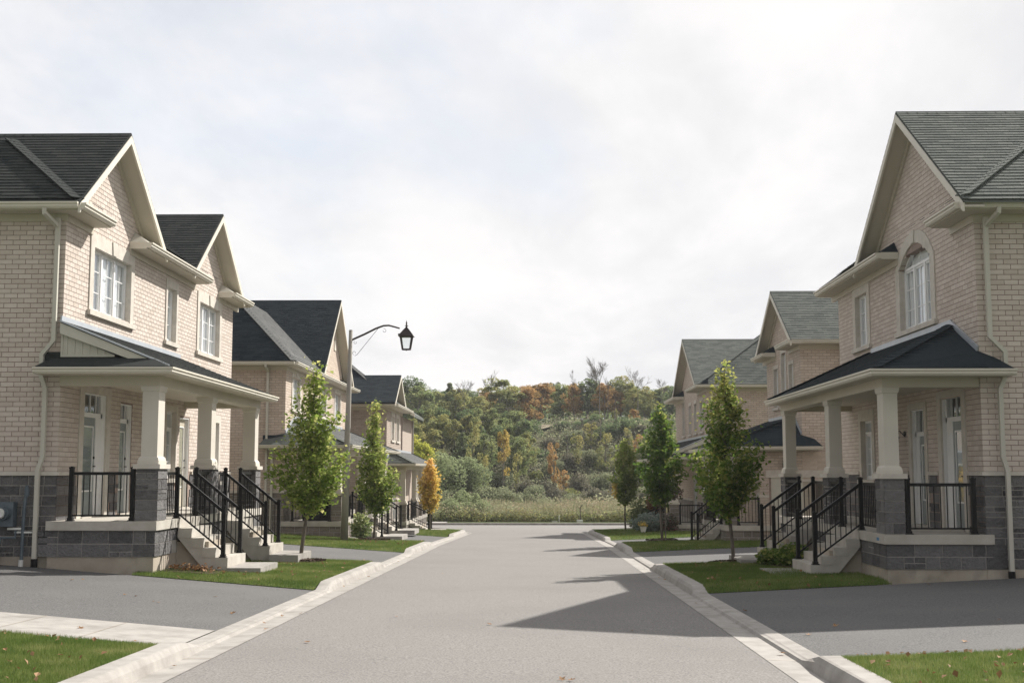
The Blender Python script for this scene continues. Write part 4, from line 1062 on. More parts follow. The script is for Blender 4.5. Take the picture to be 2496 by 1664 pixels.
asphalt = strip('road', 'asphalt_road', [(-3.262, 2.282, -20, -20, 62, 62)], 0, 1.5)
cross = sheet('cross_street', 'asphalt_road', np.concatenate([[-70, -50, -35], np.arange(-26, 26.1, .5), [35, 50, 70]]), np.concatenate([np.arange(62, 74, .5), [74, 78, 81.8]]),
              lambda x, y: road_z(y) + .002, lambda x, y: (y > 71) or (-3.5 - 7 * max(0, 1 - math.sqrt(max(0, 1 - ((y - 62) / 9) ** 2))) * 1.0 < x < 2.5 + 7 * max(0, 1 - math.sqrt(max(0, 1 - ((y - 62) / 9) ** 2)))))
# gutters and kerbs: dropped in front of driveways
def kerb(name, xg, sgn, y0, y1, drops, mat='concrete_curb'):
    """xg = asphalt edge; profile runs outward by sgn."""
    V, F = [], []; ys = np.arange(y0, y1 + .01, .3)
    for j, y in enumerate(ys):
        f = 1.0
        for (a, b) in drops:
            if a - .6 < y < b + .6: f = min(f, max(0, (a - y) / .6, (y - b) / .6))
        h = .035 + .105 * f; z = road_z(y)
        bend = 7 * (1 - math.sqrt(max(0, 1 - ((y - 62) / 9) ** 2))) if y > 62 else 0
        x = xg + sgn * bend
        prof = [(0, .004), (.29, -.006), (.315, .012 + (h - .012) * .55), (.35, h - .008), (.375, h), (.54 + .01 * f, h + .004), (.56, -.25), (0, -.25)]
        V += [(x + sgn * o, y, z + q) for o, q in prof]
        if j:
            b = len(V) - 16
            for k in range(7): F.append((b + k, b + k + 1, b + k + 9, b + k + 8))
    o = mesh_np(name, np.array(V), np.array(F), mat, np.full(len(F), .5)); o['kind'] = 'structure'; return o
LD = [(13.4, 21.4), (29.4, 35.6), (42.6, 53.8)]; RD = [(12.4, 20.7), (28.6, 36.4), (41.7, 47.5)]
kerb('kerb_left', -3.262, -1, -20, 70.4, LD); kerb('kerb_right', 2.282, 1, -20, 70.4, RD)
# construction joints, a dark line every three metres
for nm, xg, sg in (('kerb_joint_left', -3.262, -1), ('kerb_joint_right', 2.282, 1)):
    jb = MB()
    for y in np.arange(9.5, 60, 3.05):
        z = road_z(y); jb.face([(xg + sg * .005, y, z + .0075), (xg + sg * .29, y, z + .002), (xg + sg * .29, y + .014, z + .002), (xg + sg * .005, y + .014, z + .0075)])
    jb.build(nm, 'foundation', None, recalc=False, kind='structure')
fk = MB(); fk.sweep([(-70, 81.9), (6, 81.9), (70, 81.9)], [(0, 0), (0, .14), (-.16, .15), (-.18, -.2), (0, -.2)], side=1)
for i in range(len(fk.v)): fk.v[i] = (fk.v[i][0], fk.v[i][1], fk.v[i][2] + road_z(81.9))
fk.build('far_kerb', 'concrete_curb', None, kind='structure')
fw = strip('far_pavement', 'concrete_curb', [(-70, -6.0, 82.1, 82.1, 84.0, 83.9)], 0, 2, zfn=lambda x, y: road_z(82) + .14)
fw2 = strip('verge', 'grass_soil', [(-6.0, 70, 82.1, 82.1, 84.5, 84.5), (-70, -6, 84, 84, 84.6, 84.6)], 0, 2, zfn=lambda x, y: road_z(82) + .10)

LB, RB = LC - .015, RC + .015            # back of kerb
W_L, W_R = -30, 24
EDGE_L = [(13.04, .185), (21.26, .226), (29.34, .157), (35.83, .173), (42.89, .06), (52.94, .077)]
EDGE_R = [(12.23, .067), (20.74, .168), (28.48, .064), (36.33, .134), (41.88, .11), (47.6, .151)]
def lz(x, y):
    d = (LC - x) if x < 0 else (x - RC)
    e = min(abs(y - (a + k * max(d, 0))) for a, k in (EDGE_L if x < 0 else EDGE_R))
    f = min(e / .7, 1); f = f * f * (3 - 2 * f); g = ground_z(x, y)
    hi = max(road_z(y) + .135 + .02 * d, g + .03)
    return (g + .015) * (1 - f) + hi * f
drive_L = strip('driveway_left', 'asphalt_drive', [(LB, -16, 14.80, 16.9, 21.25, 24.0), (LB, -20, 29.35, 31.9, 35.8, 38.6), (LB, -22, 45.2, 47.2, 52.9, 54.3)], .004)
drive_Lc = strip('driveway_left_concrete', 'concrete_curb', [(LB, -22, 42.9, 44.0, 45.2, 47.2)], .004)
drive_R = strip('driveway_right', 'asphalt_drive', [(RB, 14, 12.25, 13.0, 20.72, 22.6), (RB, 20, 28.5, 29.6, 36.3, 38.6), (RB, 20, 41.9, 43.8, 47.6, 50.2)], .004)
walk = strip('pavement', 'concrete_curb', [(LB, -16, 13.05, 15.3, 14.80, 16.9)], .012)
jb = MB()
for x in (-4.93, -5.97, -7.1, -8.3):
    y0, y1 = 13.05 + (LB - x) * .185, 14.8 + (LB - x) * .172
    jb.face([(x, y0 + .01, ground_z(x, y0) + .016), (x - .012, y0 + .01, ground_z(x, y0) + .016), (x - .012, y1, ground_z(x, y1) + .016), (x, y1, ground_z(x, y1) + .016)])
jb.build('pavement_joint', 'foundation', None, recalc=False, kind='structure')
LAWNS = {'lawn_left_near': [(LB, -9, 4, 4, 13.03, 14.0)], 'lawn_left_middle': [(LB, -7.0, 21.27, 22.3, 29.33, 30.0), (-7.0, -9, 30.9, 31.2, 30.0, 30.4)],
         'lawn_left_second': [(LB, -10, 35.82, 36.87, 42.88, 43.26)], 'lawn_left_third': [(LB, -9, 52.92, 53.3, 61.9, 61.9)],
         'lawn_right_near': [(RB, 9, 4, 4, 12.24, 12.66)], 'lawn_right_middle': [(RB, 6.0, 20.73, 21.26, 28.49, 28.70), (6.0, 9, 31.0, 31, 28.7, 29.2)],
         'lawn_right_second': [(RB, 8, 36.32, 36.99, 41.88, 42.47)], 'lawn_right_third': [(RB, 8, 47.61, 48.38, 61.9, 61.9)]}
LAWNS['lawn_left_middle'] = [(LB, -7.2, 21.26, 22.02, 29.34, 29.88)]
for k, polys in LAWNS.items(): strip(k, 'grass_soil', polys, .0, zfn=lz)
for side, xe in ((-1, -3.9), (1, 2.9)):      # corner lawns by the cross street
    strip('lawn_corner', 'grass_soil', [(xe, side * 26, 61.9, 61.9, 66, 71.0)] if side < 0 else [(xe, 26, 61.9, 61.9, 66, 71.0)], 0, zfn=lambda x, y: road_z(y) + .14)

# ------------------------------------------------------------------ grass
rs = np.random.RandomState(3)
def blades(name, polys, n, h, w, zfn=lz, mat='grass_blade', lean=.5, keep=None, tone=(0, 1), spread=0.0):
    pts = []
    areas = [abs(p[1] - p[0]) * (abs(p[4] - p[2]) + abs(p[5] - p[3])) / 2 for p in polys]; tot = sum(areas)
    for p, a in zip(polys, areas):
        k = int(n * a / tot); t, r = rs.rand(k), rs.rand(k)
        x = p[0] + (p[1] - p[0]) * t; lo = p[2] + (p[3] - p[2]) * t; hi = p[4] + (p[5] - p[4]) * t
        pts.append(np.stack([x, lo + (hi - lo) * r], 1))
    P = np.concatenate(pts)
    if keep is not None: P = P[keep(P)]
    Z = np.array([zfn(x, y) for x, y in P]); k = len(P)
    ang = rs.rand(k) * 2 * np.pi; hh = h * (.5 + rs.rand(k)); ww = w * (.6 + .8 * rs.rand(k)); la = rs.rand(k) * 2 * np.pi; ll = lean * hh * rs.rand(k)
    b = np.stack([P[:, 0], P[:, 1], Z - .01], 1); dx = np.stack([np.cos(ang), np.sin(ang), 0 * ang], 1) * ww[:, None] / 2
    tip = b + np.stack([np.cos(la) * ll, np.sin(la) * ll, hh], 1)
    V = np.stack([b - dx, b + dx, tip], 1).reshape(-1, 3); F = np.arange(3 * k).reshape(-1, 3)
    patch = .5 + .7 * np.sin(P[:, 0] * 1.9 + np.sin(P[:, 1] * 1.3) * 2) * np.sin(P[:, 1] * 1.1 + P[:, 0] * .7)
    t = np.clip(rs.rand(k) * .62 + patch * .30 + .22 * (np.sin(P[:, 0] * 4.3 + P[:, 1] * 2.9) * np.sin(P[:, 1] * 5.1 - P[:, 0] * 3.3) > .45) - .02, 0, 1) * (tone[1] - tone[0]) + tone[0]
    o = mesh_np(name, V, F, mat, t); o['kind'] = 'stuff'; return o
def near_view(P): return np.abs(P[:, 0]) < P[:, 1] * .46 + .5
blades('grass', [(LB + .0, -7.2, 9.3, 9.3, 13.08, 13.7)], 95000, .042, .006, keep=near_view)
blades('grass', [(RB, 7, 9.3, 9.3, 12.28, 12.6)], 70000, .042, .006, keep=near_view)
blades('grass', LAWNS['lawn_left_middle'][:1], 110000, .050, .009)
blades('grass', LAWNS['lawn_right_middle'][:1], 90000, .050, .009)
blades('grass', LAWNS['lawn_left_second'], 45000, .055, .016); blades('grass', LAWNS['lawn_right_second'], 35000, .055, .016)
blades('grass', LAWNS['lawn_left_third'], 30000, .06, .022); blades('grass', LAWNS['lawn_right_third'], 30000, .06, .022)

# ------------------------------------------------------------------ leaves and crowns
def leaf_quads(C, size, up=.35, rs=rs, droop=0.0):
    """Folded four-point leaves at centres C with random facing; two triangles each."""
    k = len(C); a = rs.randn(k, 3); a[:, 2] *= .6; a /= np.linalg.norm(a, axis=1)[:, None]
    nrm = rs.randn(k, 3); nrm[:, 2] = np.abs(nrm[:, 2]) + up * 2; nrm -= a * (nrm * a).sum(1)[:, None]; nrm /= np.linalg.norm(nrm, axis=1)[:, None]
    b = np.cross(nrm, a); s = size * (.6 + .8 * rs.rand(k))[:, None]
    p0 = C - a * s * .55; p1 = C + b * s * .42 + nrm * s * .12; p2 = C + a * s * .55 - nrm * s * droop; p3 = C - b * s * .42 + nrm * s * .12
    V = np.stack([p0, p1, p2, p3], 1).reshape(-1, 3); q = np.arange(k)[:, None] * 4
    F = np.concatenate([q + [0, 1, 2], q + [0, 2, 3]], 1).reshape(-1, 3)
    return V, F
def crown_mesh(name, C, size, mat, tone, parent=None, link_it=True, up=.35, droop=.1):
    V, F = leaf_quads(C, size, up, droop=droop); return mesh_np(name, V, F, mat, np.repeat(tone, 2), parent, link_it)

def street_tree(x, y, base_z, height, trunk_h, prof, label, leaf, n, seed, lean=(0, 0), leaf_size=.088, yellow=.25, bottom_orange=False, mulch=True, offs=(0, 0), leaf2=None):
    """prof = [(height fraction in the crown, radius left, radius right)]"""
    r0 = np.random.RandomState(seed); rg = random.Random(seed)
    root = thing('maple_tree', (x, y, base_z), label, 'tree', 'young street trees')
    m = MB(); top = Vector((x + lean[0], y + lean[1], base_z + height * .93)); b = Vector((x, y, base_z - .1))
    tr = lambda t: b.lerp(top, t) + Vector((.04 * math.sin(t * 7 + seed), .03 * math.sin(t * 5), 0))
    m.tube([tr(t / 10) for t in range(11)], [.048 - .040 * (t / 10) for t in range(11)], 8)
    limbs = []; z0 = trunk_h; H = height - trunk_h
    fr = [p[0] for p in prof]; rl = [p[1] for p in prof]; rr = [p[2] for p in prof]
    nl = 46
    for i in range(nl):
        f = (i + .5) / nl; f = f ** 1.05; ang = i * 2.4 + rg.uniform(-.4, .4)
        rad = np.interp(f, fr, rl) if math.cos(ang) < 0 else np.interp(f, fr, rr)
        rad = max(.02, rad * 1.04 - .07) * rg.choice((1.08, 1.0, .86, .62)) * rg.uniform(.92, 1.05)
        zt = z0 + H * min(f, .985); t0 = max(trunk_h * .92, zt - rad * .9 - .15) / height
        s = tr(min(t0 / .93, 1)); axis = tr(min(zt / height / .93, 1))
        e = Vector((axis.x + math.cos(ang) * rad, axis.y + math.sin(ang) * rad, base_z + zt))
        mid = s.lerp(e, .5) + Vector((0, 0, -.04)); m.tube([s, mid, e], [.012, .008, .003], 5); limbs.append((s, mid, e, f))
    m.build('trunk', 'bark', root)
    wt = np.array([.05 + float(np.interp(l[3], fr, rl) + np.interp(l[3], fr, rr)) ** 1.4 for l in limbs]); wt /= wt.sum(); lid = r0.choice(nl, n, p=wt)
    C, T = [], []
    for k in range(n):
        s, mid, e, f = limbs[lid[k]]
        t = r0.rand() ** .55; p = (s.lerp(mid, t * 2) if t < .5 else mid.lerp(e, t * 2 - 1))
        sp = .085 + .05 * r0.rand()
        q = np.array(p) + r0.randn(3) * sp * np.array([1, 1, .9]); C.append(q)
        hf = (q[2] - base_z - z0) / H
        T.append(np.clip(r0.beta(2, 2.7) * .85 + yellow * max(0, hf) ** 1.5 * .9 + (.45 * yellow if r0.rand() < .15 else 0), 0, 1))
    C, T = np.array(C), np.array(T)
    if bottom_orange:
        pick = (C[:, 2] < base_z + z0 + H * .32) & (C[:, 0] < x - .35)
        crown_mesh('crown_orange', C[pick], leaf_size, 'leaf_orange', np.clip(T[pick] + .4, 0, 1), root); C, T = C[~pick], T[~pick]
    if leaf2 is not None:
        pick = leaf2[1](C, x, y, base_z); crown_mesh('crown_patch', C[pick] - np.array(ORG[root.name]), leaf_size, leaf2[0], T[pick], root)['kind'] = 'stuff'; C, T = C[~pick], T[~pick]  # leaves picked by leaf2 get a second leaf colour
    cr = crown_mesh('crown', C - np.array(ORG[root.name]), leaf_size, leaf, T, root); cr['kind'] = 'stuff'
    if mulch:
        g = MB(); N = 26
        for ring, (ra, rb, za, zb) in enumerate(((.0, .30, .06, .05), (.30, .52, .05, .0))):
            for k in range(N):
                a0, a1 = 2 * math.pi * k / N, 2 * math.pi * (k + 1) / N
                w0, w1 = 1 + .13 * math.sin(3 * a0 + seed), 1 + .13 * math.sin(3 * a1 + seed)
                f4 = []
                for (aa, ww, rr_, zz_) in ((a0, w0, ra, za), (a1, w1, ra, za), (a1, w1, rb, zb), (a0, w0, rb, zb)):
                    X_, Y_ = x + math.cos(aa) * rr_ * ww, y + math.sin(aa) * rr_ * ww; f4.append((X_, Y_, lz(X_, Y_) + zz_ + .02))
                g.face(f4)
        mo = g.build('mulch_bed', 'wood_leafmold', root)
        k = 700; rr2 = .55 * np.sqrt(r0.rand(k)); aa = r0.rand(k) * 6.283; CC = np.stack([x + rr2 * np.cos(aa), y + rr2 * np.sin(aa), np.zeros(k)], 1)
        CC[:, 2] = [lz(c[0], c[1]) + .06 for c in CC]
        ch = crown_mesh('mulch_chips', CC - np.array(ORG[root.name]), .05, 'wood_leafmold', r0.rand(k), root); ch['kind'] = 'stuff'
    return root
_b = lambda x, y: lz(x, y)
street_tree(-5.30, 28.0, _b(-5.3, 28.0), 4.48, 1.32, [(0, .15, .30), (.06, .42, .56), (.15, .64, .68), (.27, .88, .84), (.33, .84, .84), (.42, .60, .66), (.52, .46, .52), (.62, .56, .66), (.68, .46, .40), (.76, .36, .28), (.88, .27, .24), (1, .05, .05)],
            'slender young maple with green and yellow leaves on the lawn before the left steps', 'leaf_maple', 6200, 11, lean=(.30, 0), yellow=.42)
street_tree(-5.50, 42.0, _b(-5.5, 42.0), 4.75, 1.15, [(0, .3, .35), (.10, .62, .66), (.25, .72, .76), (.42, .62, .66), (.55, .52, .30), (.66, .34, .24), (.8, .24, .2), (.92, .14, .12), (1, .03, .03)],
            'young green maple on the far left lawn just beyond the lamp post', 'leaf_maple', 4600, 12, yellow=.4, leaf_size=.105)
street_tree(-5.25, 60.8, _b(-5.25, 60.8), 3.55, 1.15, [(0, .2, .2), (.15, .42, .46), (.4, .52, .52), (.6, .50, .50), (.8, .30, .34), (1, .04, .04)],
            'small orange maple at the far end of the left kerb', 'leaf_orange', 2600, 13, yellow=.5, leaf_size=.13, mulch=False)
street_tree(4.42, 28.3, _b(4.42, 28.3), 4.52, 1.25, [(0, .3, .2), (.07, .60, .36), (.19, .95, .72), (.31, .92, .86), (.44, .66, .84), (.50, .50, .62), (.56, .50, .55), (.67, .70, .42), (.78, .76, .26), (.82, .4, .26), (.9, .26, .28), (1, .05, .05)],
            'dark green maple with golden tips standing in front of the right hand steps', 'leaf_maple_dark', 6600, 14, lean=(-.14, 0), yellow=.6)
street_tree(4.25, 42.4, _b(4.25, 42.4), 4.7, 1.45, [(0, .25, .3), (.12, .6, .62), (.35, .82, .84), (.55, .72, .74), (.72, .45, .5), (.88, .26, .26), (1, .04, .04)],
            'dark round headed maple on the small right lawn, tied to a thin stake', 'leaf_maple_dark', 4000, 15, yellow=.18, leaf_size=.125)
street_tree(4.45, 62.2, _b(4.45, 62.2), 4.6, 1.5, [(0, .2, .2), (.12, .6, .5), (.35, .75, .65), (.55, .62, .7), (.75, .45, .6), (1, .05, .05)],
            'farthest young maple on the right corner, pale green with a red patch', 'leaf_maple', 3200, 16, yellow=.3, leaf_size=.15, mulch=False,
            leaf2=('leaf_orange', lambda C, x, y, z: (C[:, 2] < z + 2.35) & (C[:, 0] < x - .42)))
sk = MB(); sk.tube([(4.37, 42.3, _b(4.37, 42.3) - .2), (4.37, 42.3, _b(4.37, 42.3) + 2.3)], .022, 6); tag(sk.build('tree_stake', 'bark_pale', None), 'thin pale stake beside the round headed maple on the right', 'stake')

# ------------------------------------------------------------------ street lamp
def street_lamp(x, y):
    z0 = lz(x, y); root = thing('street_lamp', (x, y, z0), 'tapered concrete lamp post with a curved arm and black lantern on the left verge', 'street lamp')
    tx = x + .13; top = z0 + 6.95
    m = MB(); m.tube([(x, y, z0 - .2), (x + .065, y, z0 + 3.4), (tx, y, top)], [.128, .098, .062], 14); m.build('pole', 'pole_concrete', root, smooth=True)
    m = MB(); m.tube([(tx, y, top - .02), (tx, y, top + .02)], [.066, .05], 14); m.build('pole_cap', 'pole_concrete', root)
    az = top - .31
    m = MB(); pts = [(tx + .05, y, az), (tx + .45, y, az + .18), (tx + .85, y, az + .38), (tx + 1.10, y, az + .47), (tx + 1.28, y, az + .48), (tx + 1.50, y, az + .42), (tx + 1.64, y, az + .38)]
    m.tube(pts, [.034, .034, .033, .031, .029, .027, .026], 8); m.tube([(tx - .005, y, az), (tx + .06, y, az)], .035, 8); m.build('arm', 'lantern_iron', root)
    def scroll(cx, cz, r, a0, turns, sgn=1):
        return [(cx + math.cos(a0 + sgn * t * turns) * r * (1 - .55 * t), y, cz + math.sin(a0 + sgn * t * turns) * r * (1 - .55 * t)) for t in [i / 12 for i in range(13)]]
    m = MB(); m.tube([(tx + .14, y, az - .54), (tx + .22, y, az - .50), (tx + .95, y, az + .42)], .008, 5)
    for s_ in (scroll(tx + 1.12, az + .30, .075, 1.9, 5.2, -1), scroll(tx + .16, az - .09, .06, 2.2, 5, 1), scroll(tx + .13, az - .44, .07, 4.5, -5, 1)): m.tube(s_, .007, 5)
    m.build('scrollwork', 'lantern_iron', root)
    lx, lzz = tx + 1.87, az - .03                      # lantern
    def sq(h, z): h *= .93; return [(lx + a * h, y + b * h, z) for a, b in ((-1, -1), (1, -1), (1, 1), (-1, 1))]
    m = MB(); prof = [(.275, lzz + .13), (.265, lzz + .15), (.20, lzz + .24), (.13, lzz + .33), (.06, lzz + .41), (.025, lzz + .45)]
    for (ra, za), (rb, zb) in zip(prof, prof[1:]):
        A, B = sq(ra, za), sq(rb, zb)
        for i in range(4): m.face([A[i], A[(i + 1) % 4], B[(i + 1) % 4], B[i]])
    m.face(sq(.275, lzz + .13)); m.lathe((lx, y, lzz + .44), [(.03, 0), (.03, .04), (.075, .05), (.03, .07), (.02, .12), (.03, .14), (.012, .20), (.004, .24)], 8)
    m.build('lantern_roof', 'lantern_iron', root)
    m = MB(); T, Bq = sq(.205, lzz + .13), sq(.135, lzz - .30)
    for i in range(4): m.beam(T[i], Bq[i], .03, .03)
    for i in range(4): m.beam(Bq[i], Bq[(i + 1) % 4], .035, .035); m.beam(T[i], T[(i + 1) % 4], .03, .03)
    m.beam((lx - .28, y, lzz + .20), (lx - .14, y, lzz + .20), .04, .07); m.tube([(lx, y, lzz - .30), (lx, y, lzz - .35)], [.03, .008], 8); m.face(Bq)
    m.build('lantern_frame', 'lantern_iron', root)
    m = MB()
    for i in range(4): m.face([T[i], T[(i + 1) % 4], Bq[(i + 1) % 4], Bq[i]])
    m.build('lantern_glass', 'glass', root)
street_lamp(-6.35, 40.9)

# ------------------------------------------------------------------ meters, lanterns and small things at the houses
root = thing('electricity_meter', (-9.65, 22.43, .75), 'round glass electricity meter in a blue gray box on the stone plinth', 'meter')
m = MB(); m.box(-9.77, -9.48, 22.30, 22.48, .62, 1.06); m.build('meter_box', 'meter_gray', root)
m = MB(); m.tube([(-9.64, 22.31, .86), (-9.64, 22.20, .86)], [.125, .115], 16); m.tube([(-9.64, 22.20, .86), (-9.64, 22.14, .86)], [.085, .075], 16); m.build('dial_ring', 'meter_gray', root)
m = MB(); m.tube([(-9.66, 22.155, .86), (-9.66, 22.10, .86)], [.095, .085], 18); m.build('dial_glass', 'pvc_white', root)
m = MB(); m.box(-9.60, -9.35, 22.36, 22.44, .56, .60); m.box(-9.48, -9.15, 22.38, 22.43, .50, .53); m.build('bracket', 'pvc_white', root)
root = thing('conduit_pipe', (-9.28, 22.42, 0), 'vertical blue gray conduit pipe with a white sleeve near the ground by the meter', 'pipe')
m = MB(); m.tube([(-9.28, 22.40, 1.36), (-9.32, 22.40, .9), (-9.34, 22.40, -.3)], .032, 8); m.build('pipe', 'meter_gray', root)
m = MB(); m.tube([(-9.34, 22.40, .02), (-9.345, 22.40, -.16)], .045, 8); m.build('sleeve', 'pvc_white', root)
m = MB(); m.tube([(-9.28, 22.40, 1.30), (-9.28, 22.40, 1.16)], .045, 8); m.build('collar', 'meter_gray', root)
root = thing('gas_meter', (-9.85, 22.3, .1), 'gray gas meter with curved pipes low on the wall at the left edge', 'meter')
m = MB(); m.lathe((-9.80, 22.22, .02), [(.06, 0), (.10, .03), (.115, .12), (.115, .20), (.08, .27), (.04, .29)], 14); m.tube([(-9.80, 22.2, .15), (-9.80, 22.05, .15)], [.075, .06], 12); m.build('regulator', 'meter_gray', root)
m = MB(); m.tube([(-9.82, 22.25, .02), (-9.82, 22.25, -.4)], .03, 8); m.tube([(-9.72, 22.25, .2), (-9.68, 22.25, .34), (-9.68, 22.3, .42), (-9.42, 22.3, .42), (-9.42, 22.3, .55)], .022, 8); m.build('gas_pipe', 'meter_gray', root)
m = MB(); m.box(-10.15, -9.93, 22.1, 22.35, .0, .3); m.build('meter_body', 'meter_gray', root)

def wall_lantern(x, y, z, sgn, label, sc=1.0):
    root = thing('wall_lantern', (x, y, z), label, 'wall lamp', 'wall lanterns beside doors')
    m = MB(); m.tube([(x, y, z), (x + sgn * .02, y, z)], .06 * sc, 10)
    m.tube([(x + sgn * .02, y, z - .03), (x + sgn * .10, y, z + .06), (x + sgn * .18, y, z + .05), (x + sgn * .20, y, z)], .010 * sc, 6); m.build('bracket', 'black_metal', root)
    cx = x + sgn * .20
    m = MB(); m.lathe((cx, y, z - .06), [(.09 * sc, -.03), (.08 * sc, 0), (.03 * sc, .06), (.008, .10)], 8); m.build('cap', 'black_metal', root)
    m = MB()
    for k in range(4):
        a = math.pi / 4 + k * math.pi / 2; m.tube([(cx + math.cos(a) * .075 * sc, y + math.sin(a) * .075 * sc, z - .09), (cx + math.cos(a) * .05 * sc, y + math.sin(a) * .05 * sc, z - .30)], .007, 4)
    m.lathe((cx, y, z - .33), [(.055 * sc, 0), (.055 * sc, .03)], 8); m.build('cage', 'black_metal', root)
    m = MB(); m.tube([(cx, y, z - .10), (cx, y, z - .29)], [.055 * sc, .035 * sc], 8); m.build('glass', 'glass', root)
wall_lantern(-8.77, 27.35, 2.52, 1, 'black wall lantern on the brick behind the nearest left porch column')
wall_lantern(7.80, 26.3, 2.40, -1, 'black wall lantern half hidden behind the nearest right porch column')
def lantern_cam(x, y, z):
    root = thing('wall_lantern', (x, y, z), 'small black wall lantern above the garage door lintel', 'wall lamp', 'wall lanterns beside doors')
    m = MB(); m.box(x - .05, x + .05, y - .02, y, z - .12, z + .04); m.tube([(x, y, z - .1), (x, y - .12, z - .04)], .01, 5); m.build('bracket', 'black_metal', root)
    m = MB(); m.lathe((x, y - .13, z - .10), [(.04, 0), (.075, .2), (.03, .27), (.01, .34)], 8); m.build('lamp_body', 'black_metal', root)
lantern_cam(8.05, 40.38, 1.85)

root = thing('covered_grill', (-7.7, 43.9, -.1), 'grill under a black cover standing on the porch behind the maple', 'grill')
m = MB(); m.prism([(-8.25, 43.6, -.1), (-7.15, 43.6, -.1), (-7.15, 43.6, .45), (-7.25, 43.6, .82), (-7.85, 43.6, .86), (-8.0, 43.6, .5), (-8.25, 43.6, .4)], (0, .55, 0)); m.build('cover', 'black_metal', root)
root = thing('porch_chair', (-7.5, 28.9, .715), 'black metal chair on the left porch behind the second flight of steps', 'chair')
m = MB()
for dx in (-.22, .22):
    for dy in (-.2, .2): m.tube([(-7.5 + dx, 28.9 + dy, .715), (-7.5 + dx * .9, 28.9 + dy * .9, 1.13)], .012, 5)
m.build('leg', 'black_metal', root)
m = MB(); m.box(-7.73, -7.27, 28.68, 29.12, 1.12, 1.15); m.build('seat', 'black_metal', root)
m = MB(); m.tube([(-7.73, 29.1, 1.13), (-7.74, 29.18, 1.62), (-7.26, 29.18, 1.62), (-7.27, 29.1, 1.13)], .014, 5)
for k in range(1, 6): m.tube([(-7.73 + k * .077, 29.1, 1.13), (-7.73 + k * .077, 29.18, 1.62)], .008, 4)
m.build('backrest', 'black_metal', root)

# shrubs by the houses
def bush(x, y, z, rx, ry, rz, n, leaf, size, label, cat='shrub', seed=1, name='shrub', group=None, stem=True):
    r0 = np.random.RandomState(seed); root = thing(name, (x, y, z), label, cat, group)
    d = r0.randn(n, 3); d /= np.linalg.norm(d, axis=1)[:, None]; rad = (.45 + .6 * r0.rand(n) ** .6)[:, None]
    lump = 1 + .22 * np.sin(d[:, :1] * 5 + seed) * np.sin(d[:, 1:2] * 6 + seed * 2) + .15 * np.sin(d[:, 2:] * 9)
    C = d * rad * lump * np.array([rx, ry, rz]) + np.array([0, 0, rz * .9]); C[:, 2] = np.abs(C[:, 2]) + .03
    c = crown_mesh('foliage', C, size, leaf, np.clip(r0.beta(2, 2.5, n) + .15 * d[:, 2], 0, 1), root); c['kind'] = 'stuff'
    if stem:
        m = MB()
        for k in range(7):
            a = k * .9; m.tube([(x, y, z), (x + math.cos(a) * rx * .6, y + math.sin(a) * ry * .6, z + rz * 1.3)], [.012, .004], 4)
        m.build('stem', 'bark_dark', root)
    return root
bush(5.30, 25.9, lz(5.3, 25.9), .38, .50, .22, 1300, 'leaf_maple_dark', .075, 'low leafy shrub in the bed between the two right hand stairs', seed=4)
bush(4.95, 26.6, lz(4.95, 26.6), .28, .32, .16, 700, 'leaf_maple_dark', .075, 'small light green shrub at the kerb end of the right flower bed', seed=5)
mb = MB(); mb.prism([(5.1, 25.1, 0), (5.95, 25.1, 0), (5.95, 27.3, 0), (4.7, 27.4, 0)], (0, 0, .03))
for i in range(len(mb.v)): mb.v[i] = (mb.v[i][0], mb.v[i][1], mb.v[i][2] + lz(mb.v[i][0], mb.v[i][1]) + .01)
mb.build('planting_bed', 'wood_leafmold', None, kind='structure')
bush(-6.15, 43.4, lz(-6.15, 43.4), .36, .4, .42, 900, 'leaf_green', .09, 'leafy shrub at the foot of the lamp post by the porch', seed=6)
bush(5.15, 56.6, lz(5.15, 56.6), .75, .8, .42, 2300, 'leaf_silver', .09, 'silvery flowering bush before the farthest right porch', seed=7)
bush(5.95, 56.1, lz(5.95, 56.1), .42, .5, .40, 1100, 'leaf_pinkflower', .085, 'pink flowering bush tucked against the farthest right porch base', seed=8)
bush(4.95, 60.2, lz(4.95, 60.2), .5, .6, .75, 1500, 'leaf_deep', .10, 'dark rounded evergreen shrub behind the farthest right stair rail', seed=9)
bush(5.7, 60.6, lz(5.7, 60.6) + .8, .4, .5, .5, 900, 'leaf_brown', .09, 'reddish purple bush rising above the farthest right railing', seed=10)
bush(6.1, 55.2, lz(6.1, 55.2) + 1.4, .38, .35, .40, 500, 'leaf_pinkflower', .09, 'airy pale flowering shrub in front of the farthest right column', seed=17)
root = thing('flower_pot', (4.75, 55.6, lz(4.75, 55.6)), 'small white pot with orange flowers on the far right lawn', 'flower pot')
m = MB(); m.lathe((4.75, 55.6, lz(4.75, 55.6)), [(.09, 0), (.15, .26), (.165, .28), (.14, .28), (.13, .24)], 12); m.build('pot', 'pot_white', root)
c = crown_mesh('flowers', np.random.RandomState(2).randn(120, 3) * np.array([.10, .10, .06]) + np.array([0, 0, .36]), .06, 'leaf_orange', np.random.RandomState(3).rand(120), root); c['kind'] = 'stuff'
